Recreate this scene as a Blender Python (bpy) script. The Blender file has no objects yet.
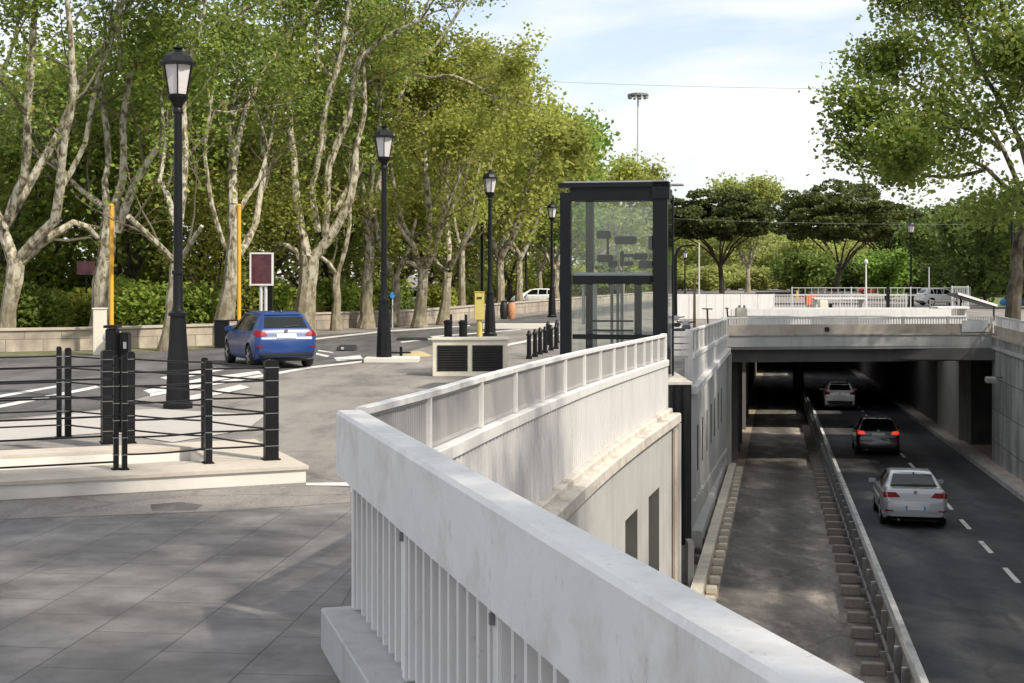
import bpy, bmesh, math, random
import numpy as np
from mathutils import Vector, Matrix
from mathutils.bvhtree import BVHTree
from mathutils.geometry import tessellate_polygon

random.seed(7)
C = bpy.context.scene.collection
SC = bpy.context.scene
R = math.radians
F = 1422.0          # focal length in picture widths of 1024
CAMH = 2.6
HY = 275.0

def W(px, py, d):
    """a measured sight line turned into a point of the place at depth d"""
    return Vector(((px-512)/F*d, d, CAMH-(py-HY)/F*d))
def G(px, py, z=0.0):
    d = F*(CAMH-z)/(py-HY)
    return Vector(((px-512)/F*d, d, z))

# ------------------------------------------------------------------ materials
def newmat(name):
    m = bpy.data.materials.new(name); m.use_nodes = True
    nt = m.node_tree; nt.nodes.clear()
    return m, nt
def nd(nt, typ, **kw):
    n = nt.nodes.new(typ)
    for k, v in kw.items():
        if k in n.inputs.keys() if isinstance(k, str) else False:
            n.inputs[k].default_value = v
        else:
            setattr(n, k, v)
    return n
def lk(nt, a, b): nt.links.new(a, b)
def col(c, a=1.0): return (c[0], c[1], c[2], a)
def mul(c, k): return tuple(min(1.0, x*k) for x in c)

def pm(name, base, rough=.6, var=.12, scale=2.0, bump=0.0, bscale=60.0, metal=0.0, coat=0.0,
       stain=None, stain_amt=.5, stain_scale=1.2, streak=False, spec=.5, world=False, specks=0.0):
    m, nt = newmat(name)
    out = nd(nt, 'ShaderNodeOutputMaterial')
    b = nd(nt, 'ShaderNodeBsdfPrincipled')
    b.inputs['Roughness'].default_value = rough
    b.inputs['Metallic'].default_value = metal
    b.inputs['Coat Weight'].default_value = coat
    b.inputs['Coat Roughness'].default_value = .05
    b.inputs['Specular IOR Level'].default_value = spec
    lk(nt, b.outputs[0], out.inputs[0])
    if world:
        tc = nd(nt, 'ShaderNodeNewGeometry'); vec = tc.outputs['Position']
    else:
        tc = nd(nt, 'ShaderNodeTexCoord'); vec = tc.outputs['Object']
    n1 = nd(nt, 'ShaderNodeTexNoise'); n1.inputs['Scale'].default_value = scale
    n1.inputs['Detail'].default_value = 6; n1.inputs['Roughness'].default_value = .65
    lk(nt, vec, n1.inputs['Vector'])
    r1 = nd(nt, 'ShaderNodeValToRGB')
    r1.color_ramp.elements[0].position = .3; r1.color_ramp.elements[1].position = .7
    r1.color_ramp.elements[0].color = col(mul(base, 1-var)); r1.color_ramp.elements[1].color = col(mul(base, 1+var))
    lk(nt, n1.outputs['Fac'], r1.inputs[0])
    c = r1.outputs[0]
    if stain is not None:
        mp = nd(nt, 'ShaderNodeMapping')
        mp.inputs['Scale'].default_value = (3, 3, .22) if streak else (1, 1, 1)
        lk(nt, vec, mp.inputs['Vector'])
        n2 = nd(nt, 'ShaderNodeTexNoise'); n2.inputs['Scale'].default_value = stain_scale
        n2.inputs['Detail'].default_value = 7; n2.inputs['Roughness'].default_value = .7
        lk(nt, mp.outputs[0], n2.inputs['Vector'])
        r2 = nd(nt, 'ShaderNodeValToRGB')
        r2.color_ramp.elements[0].position = .48; r2.color_ramp.elements[1].position = .72
        r2.color_ramp.elements[0].color = (0, 0, 0, 1); r2.color_ramp.elements[1].color = (stain_amt,)*3+(1,)
        lk(nt, n2.outputs['Fac'], r2.inputs[0])
        mx = nd(nt, 'ShaderNodeMix', data_type='RGBA')
        lk(nt, r2.outputs[0], mx.inputs[0]); lk(nt, c, mx.inputs[6]); mx.inputs[7].default_value = col(stain)
        c = mx.outputs[2]
    if specks > 0:
        n4 = nd(nt, 'ShaderNodeTexNoise'); n4.inputs['Scale'].default_value = 14; n4.inputs['Detail'].default_value = 6; n4.inputs['Roughness'].default_value = .75
        mp4 = nd(nt, 'ShaderNodeMapping'); mp4.inputs['Scale'].default_value = (1, 1, .5); lk(nt, vec, mp4.inputs[0]); lk(nt, mp4.outputs[0], n4.inputs['Vector'])
        r4 = nd(nt, 'ShaderNodeValToRGB'); r4.color_ramp.elements[0].position = .60; r4.color_ramp.elements[1].position = .74
        r4.color_ramp.elements[0].color = (0, 0, 0, 1); r4.color_ramp.elements[1].color = (specks,)*3+(1,)
        lk(nt, n4.outputs['Fac'], r4.inputs[0])
        m4 = nd(nt, 'ShaderNodeMix', data_type='RGBA'); lk(nt, r4.outputs[0], m4.inputs[0]); lk(nt, c, m4.inputs[6]); m4.inputs[7].default_value = (.16, .12, .085, 1)
        c = m4.outputs[2]
    lk(nt, c, b.inputs['Base Color'])
    if bump > 0:
        n3 = nd(nt, 'ShaderNodeTexNoise'); n3.inputs['Scale'].default_value = bscale; n3.inputs['Detail'].default_value = 4
        lk(nt, vec, n3.inputs['Vector'])
        bp = nd(nt, 'ShaderNodeBump'); bp.inputs['Strength'].default_value = bump; bp.inputs['Distance'].default_value = .02
        lk(nt, n3.outputs['Fac'], bp.inputs['Height']); lk(nt, bp.outputs[0], b.inputs['Normal'])
    return m

def leafmat(name, c1, c2, trans=.45, yellow=None):
    m, nt = newmat(name)
    out = nd(nt, 'ShaderNodeOutputMaterial')
    geo = nd(nt, 'ShaderNodeNewGeometry')
    r = nd(nt, 'ShaderNodeValToRGB'); e = r.color_ramp.elements
    e[0].position = 0; e[1].position = 1; e[0].color = col(c1); e[1].color = col(c2)
    if yellow:
        x = e.new(.9); x.color = col(c2); e[-1].color = col(yellow)
    lk(nt, geo.outputs['Random Per Island'], r.inputs[0])
    n = nd(nt, 'ShaderNodeTexNoise'); n.inputs['Scale'].default_value = .35; n.inputs['Detail'].default_value = 3
    lk(nt, geo.outputs['Position'], n.inputs['Vector'])
    hs = nd(nt, 'ShaderNodeHueSaturation')
    mr = nd(nt, 'ShaderNodeMapRange'); mr.inputs['From Min'].default_value = .3; mr.inputs['From Max'].default_value = .7
    mr.inputs['To Min'].default_value = .65; mr.inputs['To Max'].default_value = 1.4
    lk(nt, n.outputs['Fac'], mr.inputs[0]); lk(nt, mr.outputs[0], hs.inputs['Value']); lk(nt, r.outputs[0], hs.inputs['Color'])
    d = nd(nt, 'ShaderNodeBsdfPrincipled'); d.inputs['Roughness'].default_value = .55; d.inputs['Specular IOR Level'].default_value = .3
    t = nd(nt, 'ShaderNodeBsdfTranslucent')
    lk(nt, hs.outputs[0], d.inputs['Base Color'])
    g = nd(nt, 'ShaderNodeGamma'); g.inputs[1].default_value = .8
    lk(nt, hs.outputs[0], g.inputs[0]); lk(nt, g.outputs[0], t.inputs['Color'])
    mx = nd(nt, 'ShaderNodeMixShader'); mx.inputs[0].default_value = trans
    lk(nt, d.outputs[0], mx.inputs[1]); lk(nt, t.outputs[0], mx.inputs[2]); lk(nt, mx.outputs[0], out.inputs[0])
    return m

def barkmat(name, pale, mid, dark, scale=1.6):
    m, nt = newmat(name)
    out = nd(nt, 'ShaderNodeOutputMaterial'); b = nd(nt, 'ShaderNodeBsdfPrincipled'); b.inputs['Roughness'].default_value = .85
    b.inputs['Specular IOR Level'].default_value = .2
    tc = nd(nt, 'ShaderNodeTexCoord'); mp = nd(nt, 'ShaderNodeMapping'); mp.inputs['Scale'].default_value = (1, 1, .55)
    lk(nt, tc.outputs['Object'], mp.inputs[0])
    n = nd(nt, 'ShaderNodeTexNoise'); n.inputs['Scale'].default_value = scale*2.2; n.inputs['Detail'].default_value = 5; n.inputs['Roughness'].default_value = .6
    n.inputs['Distortion'].default_value = .6
    lk(nt, mp.outputs[0], n.inputs['Vector'])
    r = nd(nt, 'ShaderNodeValToRGB'); e = r.color_ramp.elements
    e[0].position = .40; e[0].color = col(dark); e[1].position = .57; e[1].color = col(pale)
    x = e.new(.48); x.color = col(mid)
    lk(nt, n.outputs['Fac'], r.inputs[0])
    # browner rough bark near the foot
    sx = nd(nt, 'ShaderNodeSeparateXYZ'); lk(nt, tc.outputs['Object'], sx.inputs[0])
    n2 = nd(nt, 'ShaderNodeTexNoise'); n2.inputs['Scale'].default_value = 1.1; n2.inputs['Detail'].default_value = 4
    lk(nt, tc.outputs['Object'], n2.inputs['Vector'])
    ma = nd(nt, 'ShaderNodeMath', operation='MULTIPLY_ADD'); ma.inputs[1].default_value = 6.0
    lk(nt, n2.outputs['Fac'], ma.inputs[0]); lk(nt, sx.outputs['Z'], ma.inputs[2])
    mr = nd(nt, 'ShaderNodeMapRange'); mr.inputs['From Min'].default_value = 4.2; mr.inputs['From Max'].default_value = 6.8
    mr.inputs['To Min'].default_value = .75; mr.inputs['To Max'].default_value = 0
    lk(nt, ma.outputs[0], mr.inputs[0])
    mx = nd(nt, 'ShaderNodeMix', data_type='RGBA'); lk(nt, mr.outputs[0], mx.inputs[0]); lk(nt, r.outputs[0], mx.inputs[6])
    mx.inputs[7].default_value = col(tuple((a+b_)/2 for a, b_ in zip(mid, dark)))
    lk(nt, mx.outputs[2], b.inputs['Base Color'])
    bp = nd(nt, 'ShaderNodeBump'); bp.inputs['Strength'].default_value = .5; bp.inputs['Distance'].default_value = .05
    lk(nt, n.outputs['Fac'], bp.inputs['Height']); lk(nt, bp.outputs[0], b.inputs['Normal'])
    lk(nt, b.outputs[0], out.inputs[0])
    return m

def blockmat(name, base, joint, bw, bh, axes='YZ', rot=0.0, var=.25, joint_size=.012, stain=None, stain_amt=.6, bump=.4, rough=.85, offset=.5, mott=1.0):
    """masonry or paving: brick pattern laid over two world axes"""
    m, nt = newmat(name)
    out = nd(nt, 'ShaderNodeOutputMaterial'); b = nd(nt, 'ShaderNodeBsdfPrincipled'); b.inputs['Roughness'].default_value = rough
    b.inputs['Specular IOR Level'].default_value = .35
    geo = nd(nt, 'ShaderNodeNewGeometry'); sp = nd(nt, 'ShaderNodeSeparateXYZ'); lk(nt, geo.outputs['Position'], sp.inputs[0])
    cb = nd(nt, 'ShaderNodeCombineXYZ'); lk(nt, sp.outputs[axes[0]], cb.inputs[0]); lk(nt, sp.outputs[axes[1]], cb.inputs[1])
    mp = nd(nt, 'ShaderNodeMapping'); mp.inputs['Rotation'].default_value = (0, 0, rot); lk(nt, cb.outputs[0], mp.inputs[0])
    br = nd(nt, 'ShaderNodeTexBrick'); br.offset = offset
    br.inputs['Color1'].default_value = col(mul(base, 1-var)); br.inputs['Color2'].default_value = col(mul(base, 1+var)); br.inputs['Mortar'].default_value = col(joint)
    br.inputs['Scale'].default_value = 1; br.inputs['Mortar Size'].default_value = joint_size; br.inputs['Brick Width'].default_value = bw; br.inputs['Row Height'].default_value = bh
    br.inputs['Mortar Smooth'].default_value = .3
    lk(nt, mp.outputs[0], br.inputs['Vector'])
    n = nd(nt, 'ShaderNodeTexNoise'); n.inputs['Scale'].default_value = 1.1; n.inputs['Detail'].default_value = 8; n.inputs['Roughness'].default_value = .7
    lk(nt, geo.outputs['Position'], n.inputs['Vector'])
    mr = nd(nt, 'ShaderNodeMapRange'); mr.inputs['From Min'].default_value = .3; mr.inputs['From Max'].default_value = .7
    mr.inputs['To Min'].default_value = 1-.35*mott; mr.inputs['To Max'].default_value = 1+.3*mott
    lk(nt, n.outputs['Fac'], mr.inputs[0])
    hs = nd(nt, 'ShaderNodeHueSaturation'); lk(nt, br.outputs['Color'], hs.inputs['Color']); lk(nt, mr.outputs[0], hs.inputs['Value'])
    c = hs.outputs[0]
    if stain:
        mp2 = nd(nt, 'ShaderNodeMapping'); mp2.inputs['Scale'].default_value = (1.6, 1.6, .25); lk(nt, geo.outputs['Position'], mp2.inputs[0])
        n2 = nd(nt, 'ShaderNodeTexNoise'); n2.inputs['Scale'].default_value = .9; n2.inputs['Detail'].default_value = 7; lk(nt, mp2.outputs[0], n2.inputs['Vector'])
        r2 = nd(nt, 'ShaderNodeValToRGB'); r2.color_ramp.elements[0].position = .42; r2.color_ramp.elements[1].position = .7
        r2.color_ramp.elements[0].color = (0, 0, 0, 1); r2.color_ramp.elements[1].color = (stain_amt,)*3+(1,)
        lk(nt, n2.outputs['Fac'], r2.inputs[0])
        mx = nd(nt, 'ShaderNodeMix', data_type='RGBA'); lk(nt, r2.outputs[0], mx.inputs[0]); lk(nt, c, mx.inputs[6]); mx.inputs[7].default_value = col(stain)
        c = mx.outputs[2]
    lk(nt, c, b.inputs['Base Color'])
    bp = nd(nt, 'ShaderNodeBump'); bp.inputs['Strength'].default_value = bump; bp.inputs['Distance'].default_value = .01
    inv = nd(nt, 'ShaderNodeMath', operation='SUBTRACT'); inv.inputs[0].default_value = 1; lk(nt, br.outputs['Fac'], inv.inputs[1])
    lk(nt, inv.outputs[0], bp.inputs['Height']); lk(nt, bp.outputs[0], b.inputs['Normal'])
    lk(nt, b.outputs[0], out.inputs[0])
    return m

def asphaltmat(name, base, rut_dir=.185, light=(.13, .125, .12), patch=.5, scale=.35, tracks=None):
    m, nt = newmat(name)
    out = nd(nt, 'ShaderNodeOutputMaterial'); b = nd(nt, 'ShaderNodeBsdfPrincipled'); b.inputs['Roughness'].default_value = .8
    b.inputs['Specular IOR Level'].default_value = .35
    geo = nd(nt, 'ShaderNodeNewGeometry')
    n = nd(nt, 'ShaderNodeTexNoise'); n.inputs['Scale'].default_value = scale; n.inputs['Detail'].default_value = 9; n.inputs['Roughness'].default_value = .72
    mp = nd(nt, 'ShaderNodeMapping'); mp.inputs['Rotation'].default_value = (0, 0, math.atan(rut_dir)); mp.inputs['Scale'].default_value = (1.6, .55, 1)
    lk(nt, geo.outputs['Position'], mp.inputs[0]); lk(nt, mp.outputs[0], n.inputs['Vector'])
    r = nd(nt, 'ShaderNodeValToRGB'); e = r.color_ramp.elements
    e[0].position = .38; e[0].color = col(mul(base, .68)); e[1].position = .66; e[1].color = col(tuple(a+(l-a)*patch for a, l in zip(base, light)))
    x = e.new(.5); x.color = col(base)
    lk(nt, n.outputs['Fac'], r.inputs[0])
    n2 = nd(nt, 'ShaderNodeTexNoise'); n2.inputs['Scale'].default_value = 45; n2.inputs['Detail'].default_value = 3; lk(nt, geo.outputs['Position'], n2.inputs['Vector'])
    mr = nd(nt, 'ShaderNodeMapRange'); mr.inputs['From Min'].default_value = .3; mr.inputs['From Max'].default_value = .7; mr.inputs['To Min'].default_value = .72; mr.inputs['To Max'].default_value = 1.28
    lk(nt, n2.outputs['Fac'], mr.inputs[0])
    hs = nd(nt, 'ShaderNodeHueSaturation'); lk(nt, r.outputs[0], hs.inputs['Color']); lk(nt, mr.outputs[0], hs.inputs['Value'])
    vo = nd(nt, 'ShaderNodeTexVoronoi', feature='DISTANCE_TO_EDGE'); vo.inputs['Scale'].default_value = .42
    nw = nd(nt, 'ShaderNodeTexNoise'); nw.inputs['Scale'].default_value = 1.3; nw.inputs['Detail'].default_value = 6; lk(nt, geo.outputs['Position'], nw.inputs['Vector'])
    va = nd(nt, 'ShaderNodeMix', data_type='RGBA'); va.inputs[0].default_value = .35; lk(nt, geo.outputs['Position'], va.inputs[6]); lk(nt, nw.outputs['Color'], va.inputs[7])
    lk(nt, va.outputs[2], vo.inputs['Vector'])
    crack = nd(nt, 'ShaderNodeMapRange'); crack.inputs['From Min'].default_value = .004; crack.inputs['From Max'].default_value = .012; crack.inputs['To Min'].default_value = .74; crack.inputs['To Max'].default_value = 1
    lk(nt, vo.outputs['Distance'], crack.inputs[0])
    hc = nd(nt, 'ShaderNodeHueSaturation'); lk(nt, hs.outputs[0], hc.inputs['Color']); lk(nt, crack.outputs[0], hc.inputs['Value'])
    co_ = hc.outputs[0]
    if tracks:
        sp = nd(nt, 'ShaderNodeSeparateXYZ'); lk(nt, geo.outputs['Position'], sp.inputs[0])
        u = nd(nt, 'ShaderNodeMath', operation='MULTIPLY_ADD'); u.inputs[1].default_value = -.185; lk(nt, sp.outputs['Y'], u.inputs[0]); lk(nt, sp.outputs['X'], u.inputs[2])
        n5 = nd(nt, 'ShaderNodeTexNoise'); n5.inputs['Scale'].default_value = .25; n5.inputs['Detail'].default_value = 5; lk(nt, geo.outputs['Position'], n5.inputs['Vector'])
        u2 = nd(nt, 'ShaderNodeMath', operation='MULTIPLY_ADD'); u2.inputs[1].default_value = .8; lk(nt, n5.outputs['Fac'], u2.inputs[0]); lk(nt, u.outputs[0], u2.inputs[2])
        ph = nd(nt, 'ShaderNodeMath', operation='MULTIPLY_ADD'); ph.inputs[1].default_value = 2*math.pi/tracks[1]; ph.inputs[2].default_value = -2*math.pi*(tracks[0]+.4)/tracks[1]; lk(nt, u2.outputs[0], ph.inputs[0])
        cs = nd(nt, 'ShaderNodeMath', operation='COSINE'); lk(nt, ph.outputs[0], cs.inputs[0])
        mr2 = nd(nt, 'ShaderNodeMapRange'); mr2.inputs['From Min'].default_value = -1; mr2.inputs['From Max'].default_value = 1; mr2.inputs['To Min'].default_value = tracks[2]; mr2.inputs['To Max'].default_value = tracks[3]
        lk(nt, cs.outputs[0], mr2.inputs[0])
        h2 = nd(nt, 'ShaderNodeHueSaturation'); lk(nt, co_, h2.inputs['Color']); lk(nt, mr2.outputs[0], h2.inputs['Value']); co_ = h2.outputs[0]
    lk(nt, co_, b.inputs['Base Color'])
    bp = nd(nt, 'ShaderNodeBump'); bp.inputs['Strength'].default_value = .35; bp.inputs['Distance'].default_value = .01
    lk(nt, n2.outputs['Fac'], bp.inputs['Height']); lk(nt, bp.outputs[0], b.inputs['Normal'])
    lk(nt, b.outputs[0], out.inputs[0])
    return m

def glassmat(name, tint=(.85, .95, .92), alpha=.25):
    m, nt = newmat(name)
    out = nd(nt, 'ShaderNodeOutputMaterial')
    t = nd(nt, 'ShaderNodeBsdfTransparent'); t.inputs[0].default_value = col(tint)
    g = nd(nt, 'ShaderNodeBsdfGlossy'); g.inputs['Roughness'].default_value = .04; g.inputs[0].default_value = (.9, .95, .95, 1)
    fr = nd(nt, 'ShaderNodeFresnel'); fr.inputs[0].default_value = 1.5
    ad = nd(nt, 'ShaderNodeMath', operation='MULTIPLY_ADD'); ad.inputs[1].default_value = 1.0; ad.inputs[2].default_value = alpha*.2
    lk(nt, fr.outputs[0], ad.inputs[0])
    df = nd(nt, 'ShaderNodeBsdfDiffuse'); df.inputs[0].default_value = (.55, .58, .52, 1)
    n = nd(nt, 'ShaderNodeTexNoise'); n.inputs['Scale'].default_value = 1.5; n.inputs['Detail'].default_value = 5
    tc = nd(nt, 'ShaderNodeTexCoord'); lk(nt, tc.outputs['Object'], n.inputs['Vector'])
    mr = nd(nt, 'ShaderNodeMapRange'); mr.inputs['To Min'].default_value = alpha*.2; mr.inputs['To Max'].default_value = alpha
    lk(nt, n.outputs['Fac'], mr.inputs[0])
    m1 = nd(nt, 'ShaderNodeMixShader'); lk(nt, mr.outputs[0], m1.inputs[0]); lk(nt, t.outputs[0], m1.inputs[1]); lk(nt, df.outputs[0], m1.inputs[2])
    m2 = nd(nt, 'ShaderNodeMixShader'); lk(nt, ad.outputs[0], m2.inputs[0]); lk(nt, m1.outputs[0], m2.inputs[1]); lk(nt, g.outputs[0], m2.inputs[2])
    lk(nt, m2.outputs[0], out.inputs[0])
    return m

M = {}
M['white_paint'] = pm('white_paint', (.73, .715, .705), .5, .04, 1.5, stain=(.38, .34, .30), stain_amt=.38, stain_scale=2.2, streak=True, specks=.5)
M['white_cap'] = pm('white_cap', (.72, .71, .705), .5, .05, 1.8, bump=.10, bscale=22, stain=(.40, .37, .34), stain_amt=.55, stain_scale=2.2, specks=.55)
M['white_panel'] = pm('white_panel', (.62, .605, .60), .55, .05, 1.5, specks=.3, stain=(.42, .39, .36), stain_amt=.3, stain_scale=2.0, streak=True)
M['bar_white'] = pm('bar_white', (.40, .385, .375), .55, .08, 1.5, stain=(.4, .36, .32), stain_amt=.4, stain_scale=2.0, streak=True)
M['ledge'] = pm('ledge_concrete', (.58, .54, .48), .8, .15, 2.5, bump=.3, stain=(.22, .19, .15), stain_amt=.8, stain_scale=2.4)
M['concrete_light'] = pm('concrete_light', (.44, .435, .425), .8, .10, 1.2, specks=.5, bump=.2, stain=(.27, .255, .235), stain_amt=.45, stain_scale=1.3, streak=True)
M['concrete'] = pm('concrete', (.40, .39, .37), .85, .16, 1.0, bump=.3, stain=(.14, .13, .11), stain_amt=.75, stain_scale=1.2, streak=True)
M['concrete_soil'] = pm('concrete_soiled', (.46, .40, .34), .85, .18, 2.0, bump=.3, stain=(.2, .13, .08), stain_amt=.7, stain_scale=1.0)
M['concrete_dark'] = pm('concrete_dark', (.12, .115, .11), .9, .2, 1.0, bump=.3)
M['rail_grey'] = pm('rail_grey', (.55, .56, .57), .5, .06, 2, metal=.0)
M['tan_stone'] = pm('tan_stone', (.62, .57, .47), .8, .12, 3, bump=.2, stain=(.3, .25, .18), stain_amt=.5)
M['debris'] = pm('debris_strip', (.38, .30, .22), .95, .35, 3, bump=.5, stain=(.10, .08, .06), stain_amt=.9, stain_scale=3)
M['block'] = pm('footing_block', (.24, .215, .185), .9, .2, 4, bump=.4, stain=(.2, .17, .14), stain_amt=.6)
M['slab_white'] = pm('slab_white', (.66, .63, .58), .7, .06, 2, bump=.15, stain=(.5, .43, .34), stain_amt=.4)
M['slab_top'] = pm('slab_top', (.50, .45, .38), .8, .1, 2.5, bump=.25, stain=(.35, .29, .22), stain_amt=.5)
M['black_iron'] = pm('black_iron', (.0065, .007, .0085), .42, .3, 6, bump=.1, bscale=30, spec=.28)
M['lift_frame'] = pm('lift_frame', (.006, .008, .010), .4, .2, 2, spec=.25)
M['lift_glass'] = glassmat('lift_glass', (.97, .99, .98), .02)
M['black_panel'] = pm('black_panel', (.012, .013, .015), .25, .2, 1, stain=(.08, .08, .08), stain_amt=.4, streak=True)
M['steel'] = pm('galvanised_steel', (.42, .43, .44), .45, .12, 4, metal=.7)
M['rail_steel'] = pm('guard_rail_steel', (.22, .22, .22), .5, .2, 3, metal=.5, stain=(.12, .08, .05), stain_amt=.6)
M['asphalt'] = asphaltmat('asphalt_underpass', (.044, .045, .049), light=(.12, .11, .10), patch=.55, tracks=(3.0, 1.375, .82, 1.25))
M['asphalt_old'] = asphaltmat('asphalt_carriageway', (.12, .11, .10), light=(.34, .30, .25), patch=.8, scale=.55, tracks=(-.4, 1.5, .8, 1.3))
M['asphalt_street'] = asphaltmat('asphalt_street', (.10, .097, .096), rut_dir=-.4, light=(.2, .19, .18), patch=.6, scale=.5)
M['plaza'] = asphaltmat('plaza_concrete', (.225, .205, .188), rut_dir=.3, light=(.33, .295, .26), patch=.6, scale=.5)
M['paving'] = blockmat('paving_slabs', (.205, .193, .183), (.085, .08, .075), .95, .69, axes='YX', rot=-.107, var=.045, joint_size=.0065, mott=1.5, rough=.75, stain=(.12, .108, .10), stain_amt=.65)
M['marking'] = pm('road_paint', (.62, .61, .58), .7, .12, 3, stain=(.2, .19, .18), stain_amt=.75, stain_scale=1.6, world=True)
M['pale_pave'] = pm('pale_pavement', (.42, .395, .37), .8, .12, 1.2, bump=.2, stain=(.36, .32, .28), stain_amt=.6, world=True)
M['verge'] = pm('verge', (.10, .11, .035), .95, .5, 1.5, bump=.6, bscale=12, stain=(.26, .22, .16), stain_amt=.8, world=True)
M['lawn'] = pm('lawn', (.10, .13, .03), .95, .4, .2, bump=.4, stain=(.2, .18, .09), stain_amt=.6, world=True)
M['soil'] = pm('park_ground', (.085, .085, .04), .95, .5, .6, bump=.4, stain=(.16, .13, .09), stain_amt=.8, world=True)
M['stone_wall'] = blockmat('stone_wall', (.42, .36, .29), (.2, .17, .13), 1.1, .42, axes='XZ', var=.12, joint_size=.014, stain=(.15, .13, .11), stain_amt=.55)
M['big_blocks'] = blockmat('wall_blocks', (.36, .355, .345), (.11, .105, .10), 2.6, 1.15, axes='YZ', var=.10, joint_size=.018, stain=(.12, .115, .11), stain_amt=.7, bump=.6)
M['lantern_glass'] = pm('lantern_glass', (.60, .575, .58), .35, .04, 3)
M['yellow'] = pm('yellow_paint', (.72, .38, .03), .5, .1, 3, stain=(.35, .2, .04), stain_amt=.4)
M['yellow_pale'] = pm('yellow_box_paint', (.56, .46, .13), .5, .08, 3)
M['maroon'] = pm('maroon_board', (.075, .02, .028), .25, .3, 2.0, stain=(.16, .08, .08), stain_amt=.5)
M['cream'] = pm('cream_render', (.74, .69, .56), .7, .06, 3, stain=(.45, .38, .26), stain_amt=.35)
M['grille'] = pm('grille_black', (.012, .012, .012), .6, .3, 8)
M['tyre'] = pm('tyre_rubber', (.014, .014, .014), .85, .2, 10)
M['rim'] = pm('alloy_rim', (.45, .46, .48), .3, .1, 8, metal=.9)
M['car_glass'] = pm('car_glass', (.006, .008, .009), .08, .2, 2, coat=.2, spec=.4)
M['car_black'] = pm('car_black_plastic', (.014, .014, .015), .55, .2, 8)
M['tail_red'] = pm('tail_light_red', (.24, .006, .010), .35, .25, 12, coat=0, spec=.2)
M['plate'] = pm('number_plate', (.72, .72, .70), .5, .03, 8)
M['blue_car'] = pm('blue_car_paint', (.0015, .034, .16), .35, .06, 1, coat=.35)
M['silver_car'] = pm('silver_car_paint', (.40, .41, .43), .32, .04, 1, metal=.3, coat=1.0)
M['black_car'] = pm('black_car_paint', (.012, .013, .017), .25, .1, 1, coat=1.0)
M['white_car'] = pm('white_car_paint', (.80, .80, .79), .3, .04, 1, coat=1.0)
M['red_car'] = pm('red_car_paint', (.45, .03, .02), .3, .05, 1, coat=1.0)
M['recess_shade'] = pm('recess_shade', (.055, .056, .058), .8, .2, 1.5)
M['light_blue'] = pm('blue_sign_paint', (.05, .27, .60), .5, .06, 3)
M['orange'] = pm('orange_plastic', (.72, .13, .05), .55, .1, 3)
M['terracotta'] = pm('terracotta_plastic', (.50, .24, .13), .7, .12, 3)
M['blue_tarp'] = pm('pale_awning', (.55, .60, .68), .6, .08, 2)
M['dark_tarp'] = pm('dark_awning', (.03, .035, .05), .5, .1, 2)
M['wood'] = pm('brown_wood', (.22, .13, .06), .7, .25, 4)
M['sand'] = pm('sand_heap', (.42, .33, .18), .95, .15, 6, bump=.5)
M['bark'] = barkmat('plane_bark', (.50, .47, .38), (.30, .265, .18), (.12, .095, .065), 2.4)
M['bark_mid'] = barkmat('grey_bark', (.22, .195, .15), (.14, .12, .09), (.06, .05, .04))
M['bark_dark'] = barkmat('dark_bark', (.11, .09, .07), (.07, .058, .045), (.03, .026, .022))
M['bark_pine'] = barkmat('pine_bark', (.09, .07, .055), (.06, .048, .04), (.03, .025, .02), 3)
M['leaf'] = leafmat('plane_leaves', (.11, .17, .028), (.26, .335, .056), .52, (.38, .35, .08))
M['leaf_light'] = leafmat('light_plane_leaves', (.20, .24, .04), (.38, .41, .075), .55, (.42, .38, .10))
M['leaf_fresh'] = leafmat('fresh_green_leaves', (.10, .19, .025), (.22, .34, .05), .5)
M['leaf_dark'] = leafmat('dark_leaves', (.05, .09, .016), (.13, .19, .034), .45)
M['leaf_mid'] = leafmat('mid_leaves', (.07, .115, .02), (.17, .23, .042), .48, (.22, .21, .05))
M['twig'] = pm('twig_bark', (.13, .11, .075), .9, .25, 3)
M['needles'] = leafmat('pine_needles', (.042, .056, .013), (.105, .125, .030), .3)
M['leaf_pale'] = leafmat('pale_spring_leaves', (.22, .27, .06), (.42, .45, .13), .55)

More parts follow.
